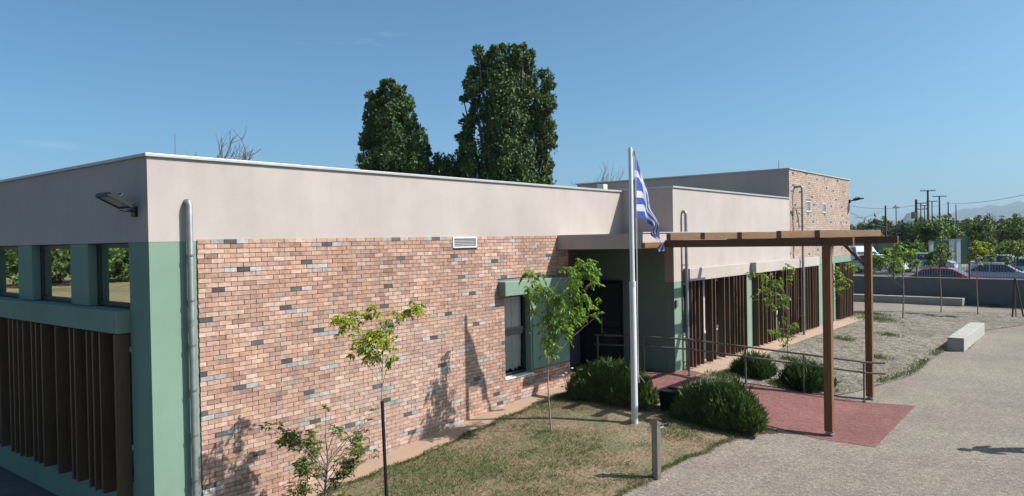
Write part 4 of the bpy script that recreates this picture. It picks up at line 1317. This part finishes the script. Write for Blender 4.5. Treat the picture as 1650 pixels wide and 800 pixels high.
for i, (u, Z, h, rr_, pal, lab) in enumerate(far_trees):
    p = place(u, Z); z0 = G(p.x, p.y)
    h = h * .75
    rq = random.Random(i)
    lb = []
    for k in range(9):
        a = rq.uniform(0, 6.28); q = rq.uniform(.15, .7)
        lb.append((math.cos(a) * rr_ * q, math.sin(a) * rr_ * q, h * rq.uniform(.22, .72), rr_ * rq.uniform(.35, .55), rr_ * rq.uniform(.35, .55), h * rq.uniform(.2, .28)))
    lb.append((0, 0, h * .74, rr_ * .45, rr_ * .45, h * .24))
    blob_tree('far_tree', (p.x, p.y, z0), lb, 7500, .27, pal, lab, h * .6, .22, seed=40 + i, upright=.2, group='trees beyond the car park')
low = [(.446, 112), (.470, 108), (.500, 82), (.522, 80), (.485, 84), (.545, 78), (.660, 80), (.690, 82), (.640, 78)]
lowlab = ['low green bush behind the white van', 'low green bush behind the pergola post', 'low green bush in front of the teal panels', 'low green bush left of the white post', 'low green bush behind the white cars, left of the teal panels', 'low green bush behind the red car roof', 'low olive bush right of the yellowish young tree', 'low olive bush at the right edge behind the silver car', 'low olive bush right of the green panel']
for i, ((u, Z), lab) in enumerate(zip(low, lowlab)):
    p = place(u, Z); z0 = G(p.x, p.y)
    rq = random.Random(100 + i)
    lb = [(rq.uniform(-1.2, 1.2), rq.uniform(-1.2, 1.2), rq.uniform(.5, 1.3), rq.uniform(.8, 1.3), rq.uniform(.8, 1.3), rq.uniform(.5, .8)) for _ in range(6)]
    blob_tree('far_bush', (p.x, p.y, z0), lb, 1500, .22, OL + GR if i > 5 else GR, lab, 1.0, .08, cat='bush', seed=70 + i, upright=.2, group='bushes beyond the car park')
# hedge line reflected in the left windows
for i in range(24):
    t = i / 23
    p = Vector((-44 + 56 * t, 92 + 4 * math.sin(i * 1.7), -.15)); p.z = G(p.x, p.y)
    rq = random.Random(200 + i)
    hh = 7.4 + rq.uniform(-.8, 1.6)
    lb = [(rq.uniform(-2.6, 2.6), rq.uniform(-2, 2), hh * rq.uniform(.2, .7), rq.uniform(1.7, 2.6), rq.uniform(1.7, 2.6), hh * .24) for _ in range(8)] + [(0, 0, hh * .75, 1.8, 1.8, hh * .22)]
    blob_tree('field_tree', p.to_tuple(), lb, 4200, .36, [tuple(v * 1.2 for v in c) for c in GR], 'green tree at the edge of the dry field mirrored in the left windows', hh * .6, .2, seed=90 + i, upright=.2, group='trees along the dry field mirrored in the windows')
# distant wood
nw = 700
ang = rng.uniform(-.02, .06, nw)
uu = rng.uniform(.40, .80, nw); ZZ = rng.uniform(220, 900, nw)
C = []; D = []; Tn = []
for u, Z in zip(uu, ZZ):
    p = place(u, Z)
    m = 60
    s_ = rng.uniform(2.2, 4.2)
    pts = rng.normal(size=(m, 3)) * [s_, s_, s_ * .45] + [p.x, p.y, G(p.x, p.y) + s_ * .75]
    C.append(pts); D.append(rng.normal(size=(m, 3)) + [0, 0, .4]); Tn.append(np.full(m, rng.uniform(.7, 1.25)))
C = np.concatenate(C); D = np.concatenate(D); Tn = np.concatenate(Tn)
L = rng.uniform(1.2, 2.6, len(C))
V, F = leaves(C, D, rand_dirs(len(C)), L, L * .8, .1)
tag(np_mesh('distant_wood', V, F, M['leafdense'], np.repeat(tint_var(len(C), DK + OL, .2) * Tn[:, None], 2, 0)), 'far dark green woodland along the horizon', 'woodland', kind='stuff')

# ------------------------------------------------------------------ cars
def paint(name, c, metal=.3):
    m = MatB(name)
    m.color(c)
    m.set(Roughness=.32, Metallic=metal)
    m.b.inputs['Coat Weight'].default_value = .7
    m.b.inputs['Coat Roughness'].default_value = .05
    return m.m
M['carred'] = paint('red_car_paint', (.38, .018, .036))
M['carsilver'] = paint('silver_car_paint', (.46, .48, .51), .35)
M['carwhite'] = paint('white_car_paint', (.58, .59, .60), 0)
M['cardark'] = paint('dark_car_paint', (.035, .04, .05), .4)
M['headlight'] = simple('headlight_glass', (.6, .62, .65), .1)
M['taillight'] = simple('taillight_glass', (.3, .01, .01), .2)
def car(loc, head, paintm, label, L=4.1, hgt=1.46, width=1.72, van=False):
    """profile in (x forward, z); head = heading angle"""
    o = empty('parked_car', loc, label, 'car', 'cars parked beyond the boundary wall')
    h = hgt
    if van:
        prof = [(-.5 * L, .32), (-.5 * L, .9), (-.49 * L, h * .62), (-.46 * L, h * .96), (-.40 * L, h), (.02 * L, h), (.12 * L, h * .97), (.30 * L, h * .60), (.46 * L, h * .50), (.495 * L, h * .40), (.5 * L, .32)]
        gh = [(-.44 * L, h * .62, h * .92), (-.20 * L, h * .62, h * .93), (.10 * L, h * .62, h * .92)]
        ws = ((.125 * L, h * .95), (.29 * L, h * .62)); rw = ((-.465 * L, h * .93), (-.488 * L, h * .64))
    else:
        prof = [(-.49 * L, .30), (-.5 * L, .62), (-.485 * L, h * .64), (-.40 * L, h * .70), (-.27 * L, h * .955), (-.16 * L, h), (.02 * L, h * .99), (.09 * L, h * .955), (.27 * L, h * .66), (.42 * L, h * .565), (.485 * L, h * .45), (.5 * L, .30)]
        ws = ((.10 * L, h * .94), (.262 * L, h * .675)); rw = ((-.28 * L, h * .94), (-.392 * L, h * .715))
    belt = h * .64
    def hw(z):
        if z <= belt: return width / 2 - max(0, .45 - z) * .12
        return width / 2 - (z - belt) / (h - belt) * .20
    ca, sa = math.cos(head), math.sin(head)
    def T(x, y, z): return (loc[0] + x * ca - y * sa, loc[1] + x * sa + y * ca, loc[2] + z)
    b = MB()
    n = len(prof)
    vs = [T(x, hw(z), z) for x, z in prof] + [T(x, -hw(z), z) for x, z in prof]
    fs = [tuple(range(n - 1, -1, -1)), tuple(range(n, 2 * n))]
    for i in range(n):
        j = (i + 1) % n
        fs.append((i, j, n + j, n + i))
    b.add(vs, fs)
    body = b.build('body', paintm, o, bevel=.05)
    def side(poly, s, off=.006):
        return [T(x, s * (hw(z) + off), z) for x, z in poly]
    if van: polys = [[(-.44 * L, h * .64), (-.26 * L, h * .64), (-.26 * L, h * .93), (-.42 * L, h * .93)], [(-.24 * L, h * .64), (.02 * L, h * .64), (.02 * L, h * .93), (-.24 * L, h * .93)], [(.04 * L, h * .64), (.25 * L, h * .64), (.12 * L, h * .91), (.04 * L, h * .93)]]
    else: polys = [[(-.36 * L, h * .69), (-.12 * L, h * .67), (-.12 * L, h * .945), (-.22 * L, h * .935)], [(-.10 * L, h * .67), (.21 * L, h * .665), (.075 * L, h * .925), (-.10 * L, h * .95)]]
    for s in (-1, 1):
        for pl_ in polys:
            p_ = side(pl_, s); b = MB(); b.add(p_, [tuple(range(len(p_))) if s < 0 else tuple(reversed(range(len(p_))))]); b.build('side_window', M['glass'], o)
    for nm, (p, q) in (('windscreen', ws), ('rear_window', rw)):
        b = MB()
        d = Vector((q[0] - p[0], 0, q[1] - p[1])).normalized(); nv = Vector((-d.z, 0, d.x)); nv = nv if nv.z > 0 else -nv
        off = nv * .006
        k = .07
        b.add([T(p[0] + off.x, hw(p[1]) - k, p[1] + off.z), T(q[0] + off.x, hw(q[1]) - k, q[1] + off.z), T(q[0] + off.x, -hw(q[1]) + k, q[1] + off.z), T(p[0] + off.x, -hw(p[1]) + k, p[1] + off.z)], [(0, 1, 2, 3)])
        b.build(nm, M['glass'], o)
    for x in (-.31 * L, .31 * L):
        for s in (-1, 1):
            b = MB(); yy = s * (width / 2 - .10)
            b.tube([T(x, yy - .10, .31), T(x, yy + .115, .31)], .31, 20)
            w = b.build('wheel', M['tyre'], o, smooth=True)
            b = MB(); b.tube([T(x, s * (width / 2 + .012), .31), T(x, s * (width / 2 + .022), .31)], .19, 14); b.build('rim', M['steel'], w, smooth=True)
    for s in (-1, 1):
        b = MB(); c0 = T(.478 * L, s * (width / 2 - .24), h * .47)
        b.obox(c0, (ca, sa, 0), (-sa, ca, 0), (0, 0, 1), .05, .17, .065); b.build('headlight', M['headlight'], o, bevel=.01)
        b = MB(); c0 = T(-.488 * L, s * (width / 2 - .16), h * .56)
        b.obox(c0, (ca, sa, 0), (-sa, ca, 0), (0, 0, 1), .03, .12, .09); b.build('taillight', M['taillight'], o, bevel=.01)
        b = MB(); c0 = T(.20 * L, s * (width / 2 + .07), h * .68)
        b.obox(c0, (ca, sa, 0), (-sa, ca, 0), (0, 0, 1), .05, .09, .06); b.build('mirror', paintm, o, bevel=.015)
    return o
H = -math.pi / 2
car((49.4, 7.35, G(50, 7)), H, M['carred'], 'red hatchback parked just behind the boundary wall', 4.4, 1.50)
car((53.2, 5.15, G(53, 5)), H, M['carsilver'], 'silver car parked behind the nose of the red hatchback', 4.3, 1.48)
car((56.6, 3.6, G(56, 4)), H, M['carsilver'], 'silver-blue car parked behind the other silver car, nearer the right edge', 4.3, 1.52)
car((50.2, 2.0, G(50, 2)), -H, M['cardark'], 'dark car facing the red hatchback at the right edge', 4.2, 1.46)
car((55.6, -.2, G(55, 0)), H, M['carwhite'], 'white car behind the dark car at the right edge', 4.2, 1.5)
car((60.6, 5.6, G(60, 5)), H, M['carwhite'], 'white car behind the two silver cars', 4.2, 1.45)
car((70.5, 17.1, G(70, 17)), math.pi + .6, M['carwhite'], 'white van facing the camera beside the far end of the slats', 4.4, 1.95, 1.85, van=True)
car((61.5, 13.9, G(61, 14)), H, M['carwhite'], 'white car mostly hidden behind the wide young tree', 4.2, 1.46)
car((64.0, 11.0, G(64, 11)), H, M['carsilver'], 'pale silver car behind the wide young tree, left of the white post', 4.2, 1.5)

# green panels, white posts
def gpanel(u0, u1, Z, h, label, hb=0.25):
    p = place(u0, Z); q = place(u1, Z); z0 = G(p.x, p.y)
    o = empty('green_screen', (p.x, p.y, z0), label, 'fence', 'teal green screens beyond the car park')
    d = (q - p).normalized()
    b = MB(); b.bar(Vector((p.x, p.y, z0 + hb + (h - hb) / 2)), Vector((q.x, q.y, z0 + hb + (h - hb) / 2)), .04, h - hb); b.build('panel', M['fencegreen'], o)
    n = max(1, int((q - p).length / 1.8))
    for k in range(n + 1):
        s_ = p.lerp(q, k / n); c = MB(); c.box(s_.x - .035, s_.x + .035, s_.y - .035, s_.y + .035, z0 - .1, z0 + h + .05); c.build('post', M['fencegreen'], o)
gpanel(.462, .525, 76, 2.25, 'long teal green screen behind the wide young tree')
gpanel(.566, .590, 64, 2.3, 'green screen between the two white pillars')
gpanel(.600, .618, 64, 2.6, 'dark green screen right of the white pillar')
def pillar(u, Z, h, w, label):
    p = place(u, Z); z0 = G(p.x, p.y)
    o = empty('white_pillar', (p.x, p.y, z0), label, 'pillar', 'white gate pillars beyond the car park')
    b = MB(); b.obox((p.x, p.y, z0 + h / 2), RIGHT, FWD, (0, 0, 1), w / 2, w / 2, h / 2); b.build('shaft', M['white_sill'], o)
    b = MB(); b.obox((p.x, p.y, z0 + h + .03), RIGHT, FWD, (0, 0, 1), w / 2 + .05, w / 2 + .05, .03); b.build('cap', M['concrete'], o)
pillar(.566, 63, 2.2, .26, 'slim white pillar rising behind the red hatchback')
pillar(.5935, 62, 2.4, .28, 'white pillar on the left side of the pale gateway')
pillar(.6015, 62, 2.4, .34, 'white pillar on the right side of the pale gateway')

# ------------------------------------------------------------------ power poles and wires
def upole(u, Z, top, label, arm=0, width=2.4, r_=.14, tr=False, lamp=False):
    p = place(u, Z); z0 = G(p.x, p.y)
    o = empty('power_pole' if not lamp else 'street_lamp', (p.x, p.y, z0), label, 'power pole' if not lamp else 'street lamp', 'power poles beyond the car park' if not lamp else None)
    b = MB(); b.tube([(p.x, p.y, z0 - .3), (p.x, p.y, top)], [r_ * 1.2, r_ * .8], 8); b.build('pole', M['pole_wood'], o, smooth=True)
    for k in range(arm):
        z = top - .15 - k * 1.3
        c = MB(); c.obox((p.x, p.y, z), RIGHT, FWD, (0, 0, 1), width / 2, .07, .08); a = c.build('crossarm', M['pole_wood'], o)
        for s in (-1, -.5, .5, 1):
            q = Vector((p.x, p.y, z)) + RIGHT * s * width * .47
            i_ = MB(); i_.tube([q, q + Vector((0, 0, .32))], [.06, .04], 6); i_.build('insulator', M['greyrender'], a)
    if tr:
        c = MB(); c.obox(Vector((p.x, p.y, top - 3.0)) - RIGHT * .45, RIGHT, FWD, (0, 0, 1), .35, .3, .6); c.build('transformer', M['greyrender'], o)
    if lamp:
        c = MB(); c.obox((p.x, p.y, top + .1), RIGHT, FWD, (0, 0, 1), .28, .2, .1); c.tube([(p.x, p.y, top + .2), (p.x, p.y, top + .42)], [.2, .08], 8); c.build('lamp_head', M['lampglass'], o)
    return Vector((p.x, p.y, top))
ut = lambda px: (px - 825) / 1193.0 * 1.0
tops = {}
def PT(key, px, Z, top, label, **k):
    tops[key] = upole(ut(px), Z, top, label, **k)
PT('a', 1496, 150, 12.5, 'tallest power pole with one wide crossarm', arm=1, width=3.0, r_=.22)
PT('b', 1514.5, 170, 12.3, 'second tall power pole with a crossarm, right of the tallest', arm=1, width=3.1, r_=.2)
PT('c', 1477, 140, 10.2, 'thick power pole carrying a transformer, left of the tallest', arm=0, r_=.26, tr=True)
PT('d', 1484.5, 165, 10.6, 'power pole with two crossarms between the transformer pole and the tallest', arm=2, width=2.6)
PT('e', 1490.5, 190, 11.0, 'thin far power pole just left of the tallest one', arm=1, width=2.4)
PT('f', 1502.5, 180, 11.6, 'thin power pole just right of the tallest one', arm=1, width=2.6)
PT('g', 1528.5, 160, 10.5, 'bare thin power pole, second from the right', arm=0)
PT('h', 1541, 190, 11.0, 'bare thin power pole, rightmost of the row', arm=0)
PT('i', 1427.5, 110, 8.0, 'bare short wooden pole left of the street lamp', arm=0, r_=.14)
tops['l'] = upole(ut(1444.5), 90, 6.9, 'street lamp with a yellowish head beyond the car park', lamp=True, r_=.06)
def wire(p, q, sag, label, r_=.03):
    p = Vector(p); q = Vector(q)
    pts = [p.lerp(q, t / 16) - Vector((0, 0, sag * 4 * (t / 16) * (1 - t / 16))) for t in range(17)]
    b = MB(); b.tube(pts, r_, 5)
    tag(b.build('overhead_wire', M['black']), label, 'wire', 'overhead wires by the power poles')
pr_ = place(.82, 60); pl_ = place(.44, 120)
wire(tops['g'] - Vector((0, 0, .3)), (pr_.x, pr_.y, 8.6), .9, 'overhead wire rising from the thin poles to the right edge', .03)
wire(tops['c'] - Vector((0, 0, 1.0)), tops['g'] - Vector((0, 0, .3)), .5, 'overhead wire between the transformer pole and the thin poles', .03)
wire((pl_.x, pl_.y, 8.9), tops['c'] - Vector((0, 0, 1.0)), .8, 'overhead wire running from the brick block to the transformer pole', .035)
pl2 = place(.455, 60)
wire((pl2.x, pl2.y, 5.7), tops['i'] - Vector((0, 0, 3.2)), .2, 'slanting wire falling from the brick block to the far trees', .02)
wire((pl2.x + 2, pl2.y, 5.2), tops['i'] - Vector((0, 0, .4)), .3, 'thin wire reaching the bare short wooden pole', .02)

# ------------------------------------------------------------------ hills and far houses
def hill(name, us, Z, hs, depth, mat):
    n = len(us)
    V = []
    for j, (dz, f) in enumerate(((0, 0.0), (.35, .62), (.7, .9), (1.0, 1.0), (1.6, .55), (2.4, 0))):
        for i in range(n):
            p = place(us[i], Z + depth * dz)
            V.append((p.x, p.y, hs[i] * f * (1 + .06 * math.sin(i * 1.7 + j * 2.1)) - 2))
    F = [(j * n + i, j * n + i + 1, (j + 1) * n + i + 1, (j + 1) * n + i) for j in range(5) for i in range(n - 1)]
    o = np_mesh(name, np.array(V), np.array(F), mat, smooth=True)
    return tag(o, kind='structure')
M['hill'] = simple('wooded_hill', (.035, .055, .05), .95, 0, .35, .01)
us = np.linspace(.30, 1.10, 80)
hs = [float(np.interp(u, [.3, .45, .52, .57, .60, .69, .8, 1.1], [40, 80, 115, 160, 188, 236, 250, 200])) + 7 * math.sin(u * 40) + 5 * math.sin(u * 93) for u in us]
hill('hills', us, 5200, hs, 900, M['hill'])
us = np.linspace(.505, .585, 24)
hs = [max(1, 128 * math.exp(-((u - .543) / .022) ** 2) + 4 * math.sin(u * 300)) for u in us]
hill('hills', us, 3600, hs, 400, M['hill'])
M['roofred'] = simple('far_roof', (.45, .22, .15), .8)
for (u, Z, lab) in ((.6245, 330, 'tiny white house far off behind the hedge trees'), (.636, 260, 'tiny white house nearer among the hedge trees')):
    p = place(u, Z); z0 = G(p.x, p.y)
    o = empty('far_house', (p.x, p.y, z0), lab, 'house', 'tiny white houses in the distance')
    hz = 3.85 + (375.3 - (356 if Z > 300 else 363)) * Z / 1193 - z0
    b = MB(); b.obox((p.x, p.y, z0 + hz / 2 - .2), RIGHT, FWD, (0, 0, 1), 4, 3, hz / 2 - .2); b.build('wall', M['white_sill'], o)
    b = MB()
    e = [Vector((p.x, p.y, z0 + hz - .4)) + RIGHT * a * 4.2 + FWD * c * 3.2 for a, c in ((-1, -1), (1, -1), (1, 1), (-1, 1))]
    r0 = Vector((p.x, p.y, z0 + hz + .8)); b.add(e + [r0 - RIGHT * 3.5, r0 + RIGHT * 3.5], [(0, 1, 5, 4), (1, 2, 5), (2, 3, 4, 5), (3, 0, 4), (3, 2, 1, 0)]); b.build('roof', M['coping'], o)

# ------------------------------------------------------------------ bystander whose shadow falls on the paving
def person(loc, face, label):
    o = empty('person', loc, label, 'person')
    F_ = Vector(face).normalized(); Rr = Vector((F_.y, -F_.x, 0)); Z = Vector((0, 0, 1))
    P = lambda r, f, z: Vector(loc) + Rr * r + F_ * f + Z * z
    vs = []; ed = []; rad = []
    def v(p, r, par=None):
        vs.append(p); rad.append(r)
        if par is not None: ed.append((par, len(vs) - 1))
        return len(vs) - 1
    pel = v(P(0, 0, .95), .150)
    wa = v(P(0, .01, 1.10), .135, pel); ch = v(P(0, 0, 1.28), .155, wa); ut_ = v(P(0, -.01, 1.42), .105, ch)
    nk = v(P(0, .0, 1.50), .058, ut_); jaw = v(P(0, .03, 1.57), .072, nk); hd = v(P(0, .015, 1.66), .098, jaw); v(P(0, .005, 1.73), .070, hd)
    for s_ in (-1, 1):
        sh = v(P(s_ * .175, -.01, 1.40), .068, ut_)
        el = v(P(s_ * .245, .02, 1.13), .046, sh); wr = v(P(s_ * .15, .23, 1.05), .030, el)
        pm = v(P(s_ * .11, .30, 1.06), .034, wr)
        for k in range(4):
            b0 = v(P(s_ * (.075 + .018 * k), .345 - .004 * abs(k - 1.5), 1.065), .0105, pm)
            b1 = v(P(s_ * (.065 + .017 * k), .375, 1.05), .0095, b0); v(P(s_ * (.062 + .016 * k), .372, 1.025), .008, b1)
        t0 = v(P(s_ * .075, .305, 1.085), .012, pm); v(P(s_ * .055, .34, 1.088), .009, t0)
        hp = v(P(s_ * .095, 0, .88), .105, pel); kn = v(P(s_ * .115, .02, .49), .066, hp); ank = v(P(s_ * .125, -.02, .09), .044, kn)
        he = v(P(s_ * .125, -.03, .045), .045, ank); ft = v(P(s_ * .14, .11, .035), .040, he); v(P(s_ * .145, .18, .03), .032, ft)
    me = bpy.data.meshes.new('body'); me.from_pydata([tuple(p) for p in vs], ed, [])
    b = bpy.data.objects.new('body', me); COL.objects.link(b)
    sk = b.modifiers.new('skin', 'SKIN'); b.modifiers.new('sub', 'SUBSURF').levels = 2
    for i, d in enumerate(me.skin_vertices[0].data):
        d.radius = (rad[i], rad[i] * (.72 if i in (0, 1, 2, 3) else 1)); d.use_root = (i == 0)
    dg_ = bpy.context.evaluated_depsgraph_get()
    me2 = bpy.data.meshes.new_from_object(b.evaluated_get(dg_))
    me2.name = 'body'
    bpy.data.objects.remove(b)
    mats = [simple('skin', (.62, .40, .30), .55), simple('shirt_cloth', (.10, .13, .20), .9, 0, .15, 9), simple('trouser_cloth', (.12, .12, .13), .9, 0, .15, 9), simple('shoe', (.04, .04, .04), .6)]
    for mm in mats: me2.materials.append(mm)
    for p in me2.polygons:
        p.use_smooth = True
        c = p.center - Vector(loc); f = c.dot(F_); r_ = abs(c.dot(Rr))
        p.material_index = 3 if c.z < .11 else 2 if c.z < .97 and f < .2 else 1 if c.z < 1.475 and (f < .12 and not (c.z < 1.2 and r_ > .2 and f > .05)) else 0
    bo = bpy.data.objects.new('body', me2); link(bo, o)
    h = MB(); q = P(0, -.012, 1.69); h.sphere((q.x, q.y, q.z), .104, 16, .95)
    h.v = [tuple(Vector(a) - F_ * .0 if (Vector(a) - q).dot(F_) < .045 else Vector(a) - F_ * ((Vector(a) - q).dot(F_) - .045)) for a in h.v]
    h.v = [(a[0], a[1], max(a[2], loc[2] + 1.655)) for a in h.v]
    h.build('hair', M['black'], o, smooth=True)
    for s_ in (-1, 1):
        e = MB(); q = P(s_ * .033, .098, 1.655); e.sphere((q.x, q.y, q.z), .013, 8); e.build('eye', M['white_sill'], o, smooth=True)
        e = MB(); q = P(s_ * .100, .01, 1.64); e.sphere((q.x, q.y, q.z), .022, 8, 1.4); e.build('ear', mats[0], o, smooth=True)
    e = MB(); e.tube([P(0, .098, 1.66), P(0, .125, 1.625), P(0, .10, 1.615)], [.010, .016, .012], 8); e.build('nose', mats[0], o, smooth=True)
    e = MB(); e.bar(P(-.025, .099, 1.585), P(.025, .099, 1.585), .008, .010); e.build('mouth', simple('lips', (.45, .2, .17)), o)
    ct = MB(); ct.obox(P(0, .36, 1.075), Rr, F_, Z, .085, .045, .022); ct.build('handheld_controller', M['black'], None)
    return o
person((16.05, .60, .008), (-.545, .839, 0), 'person in dark shirt standing on the paving at the right, holding a dark controller')
tag(bpy.data.objects['handheld_controller'], 'dark handheld remote controller in the hands of the standing person', 'controller')

# ------------------------------------------------------------------ air
hz_ = MB(); hz_.box(-9300, 9300, -9300, 9300, -6, 330)
m = bpy.data.materials.new('haze_air'); m.use_nodes = True
m.node_tree.nodes.clear()
ho = m.node_tree.nodes.new('ShaderNodeOutputMaterial'); hv = m.node_tree.nodes.new('ShaderNodeVolumePrincipled')
hv.inputs['Color'].default_value = (.60, .80, 1.0, 1)
hv.inputs['Density'].default_value = .80e-4
m.node_tree.links.new(hv.outputs[0], ho.inputs['Volume'])
tag(hz_.build('haze', m), 'thin pale haze in the air towards the hills', 'haze', kind='stuff')
S.cycles.volume_bounces = 0
